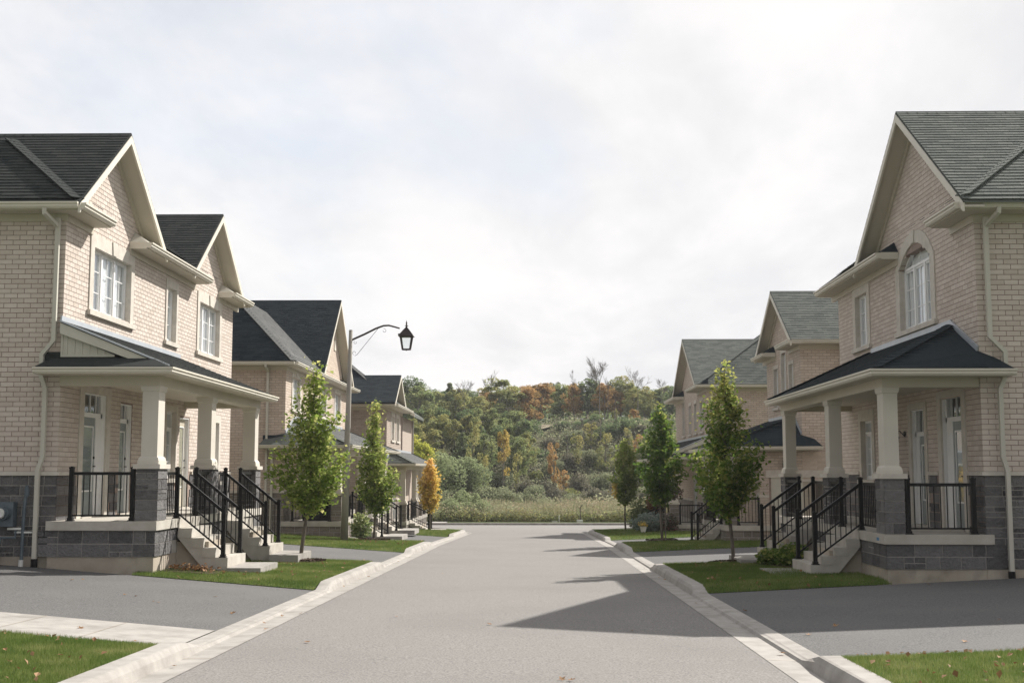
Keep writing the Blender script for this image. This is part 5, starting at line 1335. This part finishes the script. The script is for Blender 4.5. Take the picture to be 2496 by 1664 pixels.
# bare bed and dead twigs beside the left steps
mb = MB(); mb.prism([(-6.9, 22.75, 0), (-5.9, 22.75, 0), (-6.0, 23.7, 0), (-6.9, 23.7, 0)], (0, 0, .02))
for i in range(len(mb.v)): mb.v[i] = (mb.v[i][0], mb.v[i][1], mb.v[i][2] + lz(mb.v[i][0], mb.v[i][1]) + .01)
mb.build('soil_bed', 'wood_leafmold', None, kind='structure')
k = 110; r0 = np.random.RandomState(21); C = np.stack([-6.45 + r0.randn(k) * .22, 23.25 + r0.randn(k) * .18, np.zeros(k)], 1); C[:, 2] = [lz(c[0], c[1]) + .05 + .05 * abs(r0.randn()) for c in C]
o = crown_mesh('dead_leaves', C, .07, 'leaf_brown', r0.rand(k)); o['kind'] = 'stuff'

# fallen leaves: the countable ones on asphalt and concrete, then the litter in the grass
def leaf_mesh(seed):
    r = random.Random(seed); m = MB(); pts = []
    for k in range(11):
        a = 2 * math.pi * k / 11; rr = (.055 if k % 2 == 0 else .026) * r.uniform(.8, 1.15); pts.append((math.cos(a) * rr, math.sin(a) * rr, .012 + .016 * r.random() * (k % 2 == 0)))
    for k in range(11): m.face([(0, 0, .008), pts[k], pts[(k + 1) % 11]], r.random())
    m.face([(-.003, -.05, .006), (.003, -.05, .006), (.002, -.10, .012)], .2)
    me = bpy.data.meshes.new('fallen_leaf'); me.from_pydata(m.v, [], m.f); me.materials.append(MATS['leaf_brown']); at = me.attributes.new('tone', 'FLOAT', 'FACE'); at.data.foreach_set('value', m.t); return me
LM = [leaf_mesh(i) for i in range(4)]
spots = [(-3.45, 11.9), (-3.6, 11.3), (-3.5, 16.0), (-3.3, 15.2), (-3.45, 16.9), (-2.55, 13.9), (-3.27, 17.3), (-3.5, 24.6), (-3.42, 25.3), (-3.48, 31.2), (-3.4, 33.4), (-1.9, 16.9), (-2.0, 26.5), (-.6, 15.9),
         (-5.2, 14.2), (-5.9, 18.3), (-6.1, 18.4), (-5.35, 17.6), (-5.45, 17.7), (-4.9, 19.0), (-7.6, 20.3), (-7.5, 20.5), (-4.1, 16.8), (-3.5, 22.6),
         (2.52, 13.0), (2.42, 19.1), (2.5, 24.5), (2.45, 25.2), (2.55, 25.6), (1.15, 15.2), (.3, 11.1), (.22, 11.15), (3.6, 15.2), (5.6, 15.3), (3.1, 14.4), (4.5, 13.3), (6.5, 20.9), (2.9, 17.5), (2.45, 28.5)]
for i, (x, y) in enumerate(spots):
    z = ground_z(x, y) + .008
    if -3.8 < x < -3.26 or 2.28 < x < 2.8: z = road_z(y) + (.012 if abs(x) < 3.55 and x < 0 or 0 < x < 2.58 else .06)
    o = link('fallen_leaf', LM[i % 4], None, (x, y, z)); rr = random.Random(i); o.rotation_euler = (rr.uniform(-.3, .3), rr.uniform(-.3, .3), rr.uniform(0, 6.28)); s_ = rr.uniform(.45, .85); o.scale = (s_, s_, s_)
    where = 'left driveway or kerb' if x < -3.26 else ('right driveway or kerb' if x > 2.28 else 'road')
    tag(o, 'dry brown maple leaf lying on the ' + where, 'leaf', 'fallen leaves on the ' + where)
def litter(x0, x1, y0, y1, n, size, seed):
    r0 = np.random.RandomState(seed); x = x0 + (x1 - x0) * r0.rand(n); y = y0 + (y1 - y0) * r0.rand(n)
    C = np.stack([x, y, [lz(a, b) + .045 for a, b in zip(x, y)]], 1); o = crown_mesh('leaf_litter', C, size, 'leaf_brown', r0.rand(n), up=1.2); o['kind'] = 'stuff'
litter(-7, LB - .1, 9.5, 13.2, 110, .05, 31); litter(RB + .1, 6.5, 9.8, 12.3, 90, .05, 32); litter(-6.5, LB - .1, 21.5, 28.8, 90, .055, 33); litter(RB + .1, 5.8, 21, 28, 80, .055, 34); litter(-6, LB, 37, 42.5, 30, .09, 35)

# ------------------------------------------------------------------ far woods, willow, shrubs and meadow
def tree_mesh(seed, w, h, trunk_frac, blobs, n, size, leaf, shape='round', tonebias=0.0):
    """Crown of leaf clumps on uneven lobes, unit position at the base."""
    r0 = np.random.RandomState(seed); cz = h * trunk_frac
    cen, rad = [], []
    for i in range(blobs):
        f = r0.rand(); zc = cz + (h - cz) * (.12 + .76 * f)
        if shape == 'round': rr = w * .5 * math.sqrt(max(.1, 1 - (2 * f - .9) ** 2)) * r0.uniform(.25, .9)
        elif shape == 'cone': rr = w * .5 * (1.05 - f) * .6
        else: rr = w * .5 * (.95 - .5 * abs(f - .35)) * .5
        a = r0.rand() * 6.283; cen.append((math.cos(a) * rr, math.sin(a) * rr, zc)); rad.append(w * (.06 + .13 * r0.rand() ** 1.4) * (1.0 if shape != 'cone' else 1.1 - .6 * f))
    cen, rad = np.array(cen), np.array(rad); pick = r0.randint(blobs, size=n); d = r0.randn(n, 3); d /= np.linalg.norm(d, axis=1)[:, None]
    C = cen[pick] + d * (rad[pick] * (.55 + .5 * r0.rand(n) ** .5))[:, None] * np.array([1, 1, .85]); C = C[C[:, 2] > .2]
    bt = r0.rand(blobs)[pick][:len(C)] * .6
    t = np.clip(r0.beta(2, 2.6, len(C)) * .7 + bt[:len(C)] - .1 + tonebias + .12 * (C[:, 2] - cz) / (h - cz), 0, 1)
    cm = crown_mesh('crown', C, size, leaf, t, None, False)
    m = MB(); m.tube([(0, 0, -.5), (.05, 0, cz), (0, .05, h * .8)], [h * .022, h * .016, h * .004], 6)
    for i in range(min(blobs, 12)): z1 = cen[i][2]; m.tube([(0, 0, max(cz * .6, z1 - w * .35)), tuple(cen[i])], [h * .008, h * .002], 4)
    tm = bpy.data.meshes.new('trunk'); tm.from_pydata(m.v, [], m.f); tm.materials.append(MATS['bark_pale'])
    return cm, tm
SPEC = {'green': ('leaf_green', 'round'), 'deep': ('leaf_deep', 'tall'), 'olive': ('leaf_olive', 'round'), 'rust': ('leaf_rust', 'round'), 'yellow': ('leaf_yellow', 'round')}
BANK = {}
for si, (k, (leaf, sh)) in enumerate(SPEC.items()):
    BANK[k] = [tree_mesh(100 + si * 10 + i, 5.2, 9.0, .22, 48, 6500, .20, leaf, sh) for i in range(3)]
BANK['pine'] = [tree_mesh(171, 4.4, 9.0, .1, 26, 4000, .24, 'leaf_deep', 'cone', -.1)]
BANK['thin_sage'] = [tree_mesh(184, 5.2, 9.0, .15, 18, 1700, .22, 'leaf_sage', 'tall', .05)]
BANK['thin_rust'] = [tree_mesh(181, 5.2, 9.0, .22, 16, 1700, .26, 'leaf_rust', 'tall', .1)]
BANK['thin_yellow'] = [tree_mesh(182, 5.2, 9.0, .22, 22, 1900, .24, 'leaf_gold', 'tall')]
BANK['thin_olive'] = [tree_mesh(183, 5.2, 9.0, .15, 16, 1400, .24, 'leaf_olive', 'tall', .1)]
def place_tree(kind, x, y, h, w, seed, label, group=None, name=None):
    cm, tm = BANK[kind][seed % len(BANK[kind])]; z = hill_z(x, y)
    root = thing(name or {'green': 'broadleaf_tree', 'deep': 'broadleaf_tree', 'olive': 'broadleaf_tree', 'rust': 'autumn_tree', 'yellow': 'autumn_tree', 'pine': 'pine_tree', 'thin_olive': 'broadleaf_tree', 'thin_sage': 'broadleaf_tree', 'thin_rust': 'autumn_tree', 'thin_yellow': 'autumn_tree'}.get(kind), (x, y, z - .1), label, 'tree', group)
    root.rotation_euler = (0, 0, seed * 1.7); root.scale = (w / 5.2, w / 5.2, h / 9.0)
    link('crown', cm, root)['kind'] = 'stuff'; link('trunk', tm, root); return root
def at_px(px, Y): return (px - 1308) / 3000 * Y + .0
def top_h(px, py, Y):                            # height of a tree whose tip shows at picture row py
    x = at_px(px, Y); d = FW * CAM_F + RT * (px - 1248) + UP * (832 - py); z = CAM_H + d[2] * Y / d[1]; return x, z - hill_z(x, Y)
WORDS = {'thin_sage': 'thin gray green see-through tree', 'green': 'mid green leafy tree', 'deep': 'dark green narrow tree', 'olive': 'olive green tree turning yellow', 'rust': 'orange and rust autumn tree', 'yellow': 'bright yellow autumn tree', 'pine': 'dark pointed tree', 'thin_olive': 'sparse see-through olive tree', 'thin_rust': 'small sparse orange tree', 'thin_yellow': 'small sparse yellow tree'}
# skyline trees read off the photograph: (kind, px, py of the tip, distance, width)
SKY = [('deep', 1000, 912, 168, 7), ('green', 1022, 930, 160, 6), ('deep', 1040, 938, 172, 6), ('green', 1062, 945, 165, 5.5), ('pine', 1095, 918, 165, 4.6), ('olive', 1110, 938, 160, 4.5),
       ('green', 1138, 955, 168, 5.5), ('olive', 1165, 958, 162, 5), ('rust', 1185, 940, 172, 4), ('olive', 1218, 915, 155, 7.2), ('green', 1250, 930, 158, 5.5), ('rust', 1283, 926, 170, 5), ('rust', 1318, 924, 168, 6),
       ('deep', 1350, 921, 185, 4.5), ('green', 1372, 928, 160, 4.6), ('rust', 1398, 926, 170, 4.4), ('deep', 1432, 912, 158, 5.0), ('olive', 1450, 935, 162, 4), ('rust', 1474, 925, 156, 3.6), ('rust', 1398, 930, 157, 3.2), ('rust', 1290, 930, 156, 4.2), ('olive', 1545, 940, 155, 3.4),
       ('olive', 1512, 908, 160, 5.2), ('rust', 1496, 940, 158, 3.4), ('green', 1545, 930, 165, 4.6), ('olive', 1570, 935, 158, 4.6), ('deep', 1598, 936, 162, 5.0), ('green', 1630, 932, 172, 6), ('deep', 1655, 930, 165, 6)]
side_n = 0
for i, (k, px, py, Y, w) in enumerate(SKY):
    x, h = top_h(px, py, Y); nb = {0: 'at the left end', 1: 'left of the middle', 2: 'near the middle', 3: 'right of the middle', 4: 'at the right end'}[min(4, int((px - 990) / 135))]
    place_tree(k, x, Y, h, w, i, WORDS[k] + ' on the skyline ' + nb, 'trees along the ridge skyline')
# second ranks on the slope
rg = random.Random(8)
MID = [('deep', 1015, 985, 138, 6), ('olive', 1000, 1010, 128, 5), ('olive', 1045, 990, 135, 5.5), ('yellow', 1000, 1050, 112, 4.5), ('yellow', 1030, 1068, 108, 3.6), ('deep', 1080, 985, 145, 6), ('olive', 1075, 1002, 134, 4.8), ('olive', 1108, 1012, 136, 4),
       ('deep', 1135, 990, 148, 6), ('green', 1165, 985, 148, 6), ('deep', 1160, 1022, 138, 5.5), ('green', 1200, 985, 146, 6.5), ('deep', 1238, 990, 147, 6), ('green', 1262, 992, 146, 6), ('deep', 1210, 1030, 136, 5), ('deep', 1275, 1010, 142, 4.5), ('deep', 1130, 1040, 126, 4.5),
       ('green', 1590, 1040, 132, 5), ('deep', 1625, 1010, 138, 6), ('green', 1640, 1050, 125, 5), ('rust', 1545, 1030, 141, 2.4), ('deep', 1600, 985, 150, 5), ('green', 1570, 1065, 122, 3.6), ('olive', 1455, 1005, 150, 3.2), ('olive', 1500, 1008, 150, 2.6),
       ('olive', 1060, 1035, 124, 3.6), ('olive', 1015, 1030, 124, 3.2), ('green', 1180, 1045, 124, 3.4), ('green', 1268, 1055, 122, 3.0), ('olive', 1285, 1045, 126, 2.6), ('green', 1225, 1010, 138, 4.5), ('olive', 1145, 1000, 140, 4.0), ('thin_olive', 1440, 1020, 128, 2.6), ('thin_olive', 1475, 1040, 122, 2.4), ('thin_olive', 1405, 1045, 122, 2.2), ('thin_olive', 1530, 1030, 126, 2.6), ('thin_olive', 1262, 1085, 111, 1.4), ('thin_olive', 1180, 1090, 110, 1.6), ('thin_rust', 1555, 1050, 120, 1.8)]
for i, (k, px, py, Y, w) in enumerate(MID):
    x, h = top_h(px, py, Y)
    while (px < 1300 or px > 1560) and h < 4.9 and Y > 118: Y -= 1.5; x, h = top_h(px, py, Y)
    h = max(h, 2.4); w = min(w, h * rg.uniform(.45, .8)); sd = 'left' if px < 1300 else 'right'
    place_tree(k, x, Y, h, w, i + 1, WORDS[k] + ' on the ' + sd + ' slope below the ridge', 'trees on the ' + sd + ' slope')
for i in range(34):                               # filler rank that closes the wood behind
    px = 930 + i * 24 + rg.uniform(-8, 8); Y = rg.uniform(176, 192); x, h = top_h(px, rg.uniform(938, 952), Y)
    place_tree(rg.choice(['green', 'deep', 'olive', 'deep']), x, Y, h, 7.5, i, 'green tree in the last rank of the wood behind the ridge', 'last rank of the wood')
x, h = top_h(1227, 1032, 114); place_tree('thin_yellow', x, 114, h, 2.0, 2, 'slim golden yellow tree standing alone on the slope, tallest of the yellow ones', None, 'golden_tree')
x, h = top_h(1000, 1046, 102); place_tree('yellow', x, 102, h, 4.2, 1, 'bright yellow green tree half hidden behind the farthest left house')
x, h = top_h(1030, 1064, 99); place_tree('yellow', x, 99, h, 3.0, 2, 'bright yellow green tree between the farthest left house and the willow')
x, h = top_h(1352, 1062, 120); place_tree('thin_rust', at_px(1350, 114), 114, 5.4, 1.9, 1, 'thin orange tree in the middle of the brush', None, 'orange_tree')
place_tree('thin_rust', at_px(1374, 113), 113, 3.0, 1.6, 2, 'small orange tree leaning beside the thin orange one', None, 'orange_tree')
x, h = top_h(1155, 1008, 113); place_tree('thin_olive', x, 113, h, 2.2, 1, 'pale yellowish slim tree left of the golden one', None, 'slim_tree')
# bare trees
def bare_tree(px, py, Y, base_frac, seed, label, n=5, spread=.5, thick=.12):
    spread *= 1.35
    x, h = top_h(px, py, Y); z = hill_z(x, Y); root = thing('bare_tree', (x, Y, z), label, 'tree', 'bare trees'); r = random.Random(seed); m = MB()
    def grow(p, d, L, rad, depth):
        q = p + d * L; rad = max(rad, .013); m.tube([p, q], [rad, rad * .6], 3, caps=False)
        if depth == 0: return
        for k in range(n if depth > 1 else 3):
            nd = (d + Vector((r.uniform(-spread, spread), r.uniform(-spread, spread), r.uniform(0, .25)))).normalized(); grow(p.lerp(q, r.uniform(.35, 1)), nd, L * r.uniform(.55, .8), rad * .55, depth - 1)
    base = Vector((x, Y, z - .3)); m.tube([base, base + Vector((.1, 0, h * base_frac))], [thick * .6, thick * .42], 6)
    grow(base + Vector((.1, 0, h * base_frac)), Vector((0, 0, 1)), h * (1 - base_frac) * .48, thick * .4, 4)
    m.build('branches', 'bark_pale', root, recalc=False)
bare_tree(1460, 868, 148, .45, 1, 'tall bare tree with a wide twiggy top above the ridge', 5, .55, .16)
bare_tree(1553, 890, 152, .45, 2, 'bare twiggy tree rising above the right end of the ridge', 4, .6, .11)
bare_tree(1480, 915, 142, .55, 3, 'thin straight bare trunk standing right of the tall bare tree', 3, .25, .08)
bare_tree(1130, 918, 158, .5, 4, 'bare twiggy tree in the dip left of the big olive tree', 4, .5, .09)
bare_tree(1192, 912, 160, .5, 5, 'bare tree touching the left side of the big olive tree', 4, .35, .08)
bare_tree(1610, 918, 158, .5, 6, 'bare tree at the far right against the sky', 4, .5, .09)
bare_tree(1400, 905, 165, .6, 7, 'thin bare stem over the rust coloured trees', 3, .3, .06)
for i, px in enumerate((1240, 1252, 1262, 1205, 1275, 1175)):
    bare_tree(px, 985 + 6 * i, 141, .7, 20 + i, 'slender pale trunk among dark trees on the left slope', 3, .4, .10)
for i, (px, py) in enumerate(((1497, 965), (1500, 1010), (1462, 1010), (1420, 1015), (1380, 1050))):
    bare_tree(px, py, 134 - 3 * i, .75, 40 + i, 'thin gray trunk standing in the brush on the right slope', 3, .35, .085)
# round willow
def blob_shrub(seed, rx, rz, n, size, leaf, lumps=7):
    r0 = np.random.RandomState(seed); cen = r0.randn(lumps, 3) * np.array([.42, .42, .18]) + np.array([0, 0, .55]); rad = .38 + .22 * r0.rand(lumps)
    p = r0.randint(lumps, size=n); d = r0.randn(n, 3); d /= np.linalg.norm(d, axis=1)[:, None]; C = cen[p] + d * (rad[p] * (.6 + .45 * r0.rand(n) ** .5))[:, None]; C = C[C[:, 2] > 0]
    t = np.clip(r0.beta(2, 2.5, len(C)) * .8 + .25 * (C[:, 2] - .4), 0, 1); return crown_mesh('foliage', C * np.array([rx, rx, rz]), size, leaf, t, None, False, up=.2)
def place_shrub(me, x, y, s, name, label, group=None, dz=-.1):
    root = thing(name, (x, y, hill_z(x, y) + dz), label, 'shrub', group); root.scale = s if isinstance(s, tuple) else (s, s, s); root.rotation_euler = (0, 0, x * 3.1)
    link('foliage', me, root)['kind'] = 'stuff'; return root
wx = at_px(1100, 104); root = thing('willow_tree', (wx, 104, hill_z(wx, 104)), 'round sage green willow with a dark leaning trunk behind the orange maple', 'tree')
wm = blob_shrub(60, 2.25, 2.5, 14000, .15, 'leaf_willow', 14); o = link('crown', wm, root); o.location = (.2, 0, 1.5); o['kind'] = 'stuff'
m = MB(); b0 = Vector((wx - .6, 103.5, hill_z(wx, 104) - .3)); m.tube([b0, b0 + Vector((.5, -1.3, 1.2)), b0 + Vector((1.5, -2.0, 2.1)), b0 + Vector((2.1, -2.2, 2.7))], [.16, .13, .09, .05], 7)
m.tube([b0 + Vector((.3, -.2, 1.2)), b0 + Vector((.0, 0, 3.2)), b0 + Vector((-.3, 0, 5))], [.15, .11, .05], 6); m.build('trunk', 'bark_dark', root)
SH = {k: [blob_shrub(200 + i * 7 + j, 1.25, 1.3, 4200, .125, leaf, 9) for j in range(2)] for i, (k, leaf) in enumerate({'sage': 'leaf_sage', 'willowish': 'leaf_willow', 'thicket': 'leaf_thicket', 'olive': 'leaf_olive', 'deep': 'leaf_deep'}.items())}
NAMES = {'sage': 'gray green rounded shrub', 'willowish': 'pale green feathery shrub', 'thicket': 'gray brown twiggy bush', 'olive': 'olive yellow bush', 'deep': 'dark green bush'}
# bushes: (kind, px, distance, width, height)
BUSH = [('sage', 1225, 87, 1.3, 1.1), ('willowish', 1262, 90, 1.6, 1.5), ('olive', 1290, 88, 1.2, .9), ('sage', 1345, 91, 1.6, 1.4), ('thicket', 1395, 90, 1.4, 1.5), ('sage', 1430, 88, 1.5, 1.3), ('olive', 1475, 91, 1.5, 1.4), ('sage', 1500, 89, 1.5, 1.3), ('thicket', 1318, 93, 1.8, 1.5), ('willowish', 1150, 87, 2.6, 2.3), ('willowish', 1115, 86.5, 2.4, 2.0), ('olive', 1085, 86, 2.0, 1.5), ('willowish', 1172, 87.5, 1.5, 2.7), ('willowish', 1098, 89, 2.4, 2.6), ('olive', 1200, 86, 1.4, 1.0), ('olive', 1455, 86, 1.6, 1.0), ('willowish', 1130, 91, 3, 2.9), ('sage', 1080, 92, 2.4, 2.6), ('deep', 1040, 91, 2.0, 2.0), ('sage', 1240, 100, 3.0, 2.6), ('sage', 1205, 103, 2.8, 3.0), ('willowish', 1180, 106, 2.4, 2.6),
        ('sage', 1285, 102, 2.4, 2.2), ('deep', 1255, 98, 1.8, 1.5), ('sage', 1330, 98, 2.2, 1.8), ('deep', 1335, 96, 1.5, 1.3), ('sage', 1300, 108, 2.8, 3.0), ('thicket', 1270, 110, 3.0, 3.2), ('thicket', 1325, 112, 3.0, 3.2), ('thicket', 1365, 106, 2.6, 2.6), ('sage', 1410, 104, 2.6, 2.2), ('thicket', 1440, 103, 2.8, 2.6), ('thicket', 1475, 105, 2.8, 2.6),
        ('sage', 1440, 97, 2.0, 1.4), ('olive', 1385, 110, 2.0, 2.6), ('thicket', 1420, 113, 3.2, 3.4), ('sage', 1465, 115, 3.0, 3.2), ('thicket', 1500, 112, 3.0, 3.0), ('sage', 1540, 110, 2.8, 2.6), ('thicket', 1560, 104, 2.6, 2.4), ('olive', 1590, 98, 2.2, 1.8), ('sage', 1620, 96, 2.4, 2.4), ('deep', 1660, 95, 2.6, 2.8),
        ('sage', 1230, 116, 3.2, 3.0), ('deep', 1185, 118, 3.0, 3.2), ('thicket', 1265, 122, 3.2, 3.0), ('deep', 1300, 126, 3.0, 3.0), ('olive', 1300, 119, 2.0, 2.2), ('sage', 1350, 121, 3.0, 2.4), ('thicket', 1395, 122, 3.2, 2.8), ('sage', 1435, 124, 3.0, 2.6), ('olive', 1475, 122, 2.4, 2.2), ('thicket', 1515, 122, 3.0, 2.6), ('sage', 1550, 122, 3.0, 2.8),
        ('thicket', 1345, 130, 3.0, 2.2), ('deep', 1290, 136, 3.2, 3.0), ('thicket', 1440, 133, 3.0, 2.4), ('deep', 1480, 131, 2.8, 2.4), ('sage', 1400, 131, 3.0, 2.2), ('deep', 1520, 132, 3.2, 2.6), ('thicket', 1560, 131, 3.0, 2.6), ('deep', 1600, 128, 3.2, 3.0),
        ('sage', 1395, 143, 2.4, 1.0), ('olive', 1425, 143, 2.4, 1.2), ('sage', 1455, 143, 2.4, 1.3), ('olive', 1490, 143, 2.4, 1.2), ('sage', 1525, 143, 2.6, 1.3), ('olive', 1555, 142, 2.4, 1.3), ('sage', 1365, 144, 2.2, .9), ('olive', 1335, 145, 2.2, .9), ('deep', 1420, 136, 2.6, 2.0), ('deep', 1460, 136, 2.8, 2.2), ('deep', 1500, 137, 2.8, 2.2), ('deep', 1375, 137, 2.4, 1.4), ('deep', 1540, 137, 3, 2.2),
        ('deep', 1010, 100, 3.4, 3.2), ('deep', 975, 96, 3.4, 3.6), ('deep', 1060, 112, 3.4, 4.0), ('deep', 1100, 118, 3.4, 4.4), ('deep', 1145, 124, 3.4, 3.6), ('deep', 940, 100, 4, 5), ('sage', 1700, 100, 3, 3.2)]
for i, (k, px, Y, w, h) in enumerate(BUSH):
    x = at_px(px, Y); zone = 'left' if px < 1230 else ('middle' if px < 1400 else 'right'); dep = 'low behind the meadow' if Y < 108 else ('halfway up the slope' if Y < 128 else 'high on the slope')
    place_shrub(SH[k][i % 2], x, Y, (w / 2.75, w / 2.75, h / 2.45), 'bush', NAMES[k] + ' ' + dep + ' on the ' + zone, 'bushes ' + dep)
# bare earth scar on the slope
sc = MB(); cx, cy = at_px(1322, 140), 140.0
N = 18
pts = [(cx + math.cos(a) * 1.35 * (1 + .2 * math.sin(3 * a)), cy + math.sin(a) * 2.0 * (1 + .15 * math.sin(2 * a + 1))) for a in [2 * math.pi * k / N for k in range(N)]]
cz_ = hill_z(cx, cy)
for k in range(N):
    a, b = pts[k], pts[(k + 1) % N]; sc.face([(cx, cy, cz_ + .5), (a[0], a[1], hill_z(*a) + .3), (b[0], b[1], hill_z(*b) + .3)])
sc.build('bare_earth', material('sand_earth', (.30, .25, .17), (.42, .36, .26), nscale=1.4, rough=.95, spec=.1), None, kind='structure')
# ground cover over the slope and the meadow
def cover_field(name, n, x0, x1, y0, y1, h, w, mat, seed, zadd=0.0, amp=.5):
    r0 = np.random.RandomState(seed); x = x0 + (x1 - x0) * r0.rand(n); y = y0 + (y1 - y0) * r0.rand(n)
    far = ((x - at_px(1322, 140)) / 1.7) ** 2 + ((y - 138.2) / 3.4) ** 2 > 1; x, y = x[far], y[far]; n = len(x)
    lump = .55 + .45 * np.sin(x * .55 + np.sin(y * .4) * 1.5 + seed) * np.sin(y * .5 + seed) + .25 * np.sin(x * 1.7 + y)
    hh = h * np.clip(.5 + amp * lump, .25, 1.6) * (.7 + .5 * r0.rand(n)); z = np.array([hill_z(a, b) for a, b in zip(x, y)])
    f = r0.rand(n) ** .7; C = np.stack([x + r0.randn(n) * .12, y, z + hh * f + zadd], 1)
    V, F = leaf_quads(C, w, .2, r0); t = np.clip(r0.rand(n) * .55 + lump * .3 + f * .25, 0, 1); o = mesh_np(name, V, F, mat, np.repeat(t, 2)); o['kind'] = 'stuff'; return o
cover_field('meadow', 80000, -26, 30, 84.6, 98, 1.2, .12, 'leaf_drygrass', 1)
cover_field('meadow', 26000, -26, 30, 84.4, 89, .8, .12, 'leaf_olive', 2)
cover_field('undergrowth', 60000, -42, 40, 97, 136, 1.3, .19, 'leaf_sage', 3)
cover_field('undergrowth', 40000, -42, 40, 100, 146, 1.3, .20, 'leaf_thicket', 4)
cover_field('undergrowth', 30000, -42, 42, 136, 156, .9, .2, 'leaf_sage', 5)
cover_field('undergrowth', 30000, -60, 60, 158, 186, 3.6, .36, 'leaf_deep', 8)
cover_field('meadow', 45000, -26, 30, 84.5, 98, 1.15, .12, 'leaf_sage', 6)
cover_field('meadow', 16000, -26, 30, 84.5, 90, .9, .12, 'leaf_green', 7)
blades('meadow_stalks', [(-26, 30, 84.6, 84.6, 96, 96)], 22000, 1.15, .03, zfn=hill_z, mat='leaf_drygrass', lean=.35)
# thin autumn air
hz = MB(); hz.box(-125, 125, -45, 325, -30, 48)
hm = bpy.data.materials.new('haze'); hm.use_nodes = True; hn = hm.node_tree.nodes; hn.clear()
ho = hn.new('ShaderNodeOutputMaterial'); hv = hn.new('ShaderNodeVolumePrincipled'); hv.inputs['Density'].default_value = HAZE
hv.inputs['Color'].default_value = (.93, .95, 1, 1); hv.inputs['Anisotropy'].default_value = .3
hm.node_tree.links.new(hv.outputs[0], ho.inputs['Volume']); MATS['haze'] = hm
hz.build('haze', 'haze', None, recalc=False, kind='stuff')
# little things in the meadow
root = thing('utility_box', (at_px(1415, 84.2), 84.2, hill_z(1, 85)), 'small white utility cover at the meadow edge with a thin dark marker post', 'utility cover')
m = MB(); bx, bz = at_px(1415, 84.2), road_z(82) + .10; m.box(bx - .3, bx + .12, 84.0, 84.4, bz, bz + .16); m.build('cover', 'pvc_white', root)
m = MB(); m.tube([(bx - .05, 84.3, bz), (bx - .05, 84.3, bz + 1.0), (bx + .1, 84.3, bz + 1.15)], .03, 6); m.build('post', 'bark_dark', root)
root = thing('marker_stake', (at_px(1378, 84.3), 84.3, bz), 'pair of pale marker stakes at the meadow edge left of the utility cover', 'marker')
m = MB(); sx = at_px(1352, 84.3); m.tube([(sx, 84.3, bz), (sx, 84.3, bz + .4)], .03, 5); m.build('stake', 'bark_pale', root)
m = MB(); sx = at_px(1362, 84.3); m.tube([(sx, 84.3, bz), (sx, 84.3, bz + .45)], .03, 5); m.box(sx - .5, sx - .1, 84.2, 84.4, bz, bz + .06); m.build('stake', 'pvc_white', root)
# repeats that only their place tells apart
ORD = ['leftmost', 'second from the left', 'third from the left', 'fourth from the left', 'fifth from the left', 'sixth from the left', 'seventh from the left', 'eighth from the left', 'ninth from the left']
same = {}
for o in bpy.data.objects:
    if o.get('category') and o.parent is None and 'rank' not in o.get('label', '') and not o.name.startswith('fallen'): same.setdefault(o['label'], []).append(o)
for lab, os_ in same.items():
    if len(os_) > 1:
        os_.sort(key=lambda o: project(o.location)[0])
        for i, o in enumerate(os_): o['label'] = ('rightmost ' if i == len(os_) - 1 else ORD[min(i, 8)] + ' ' if i == 0 else '') + lab + ('' if i in (0, len(os_) - 1) else ', ' + ORD[min(i, 8)])
for o in bpy.data.objects:
    if len(o.get('label', '').split()) > 16: print('LONG', o['label'])
print('objects', len(bpy.data.objects), 'polys', sum(len(m.polygons) for m in bpy.data.meshes))
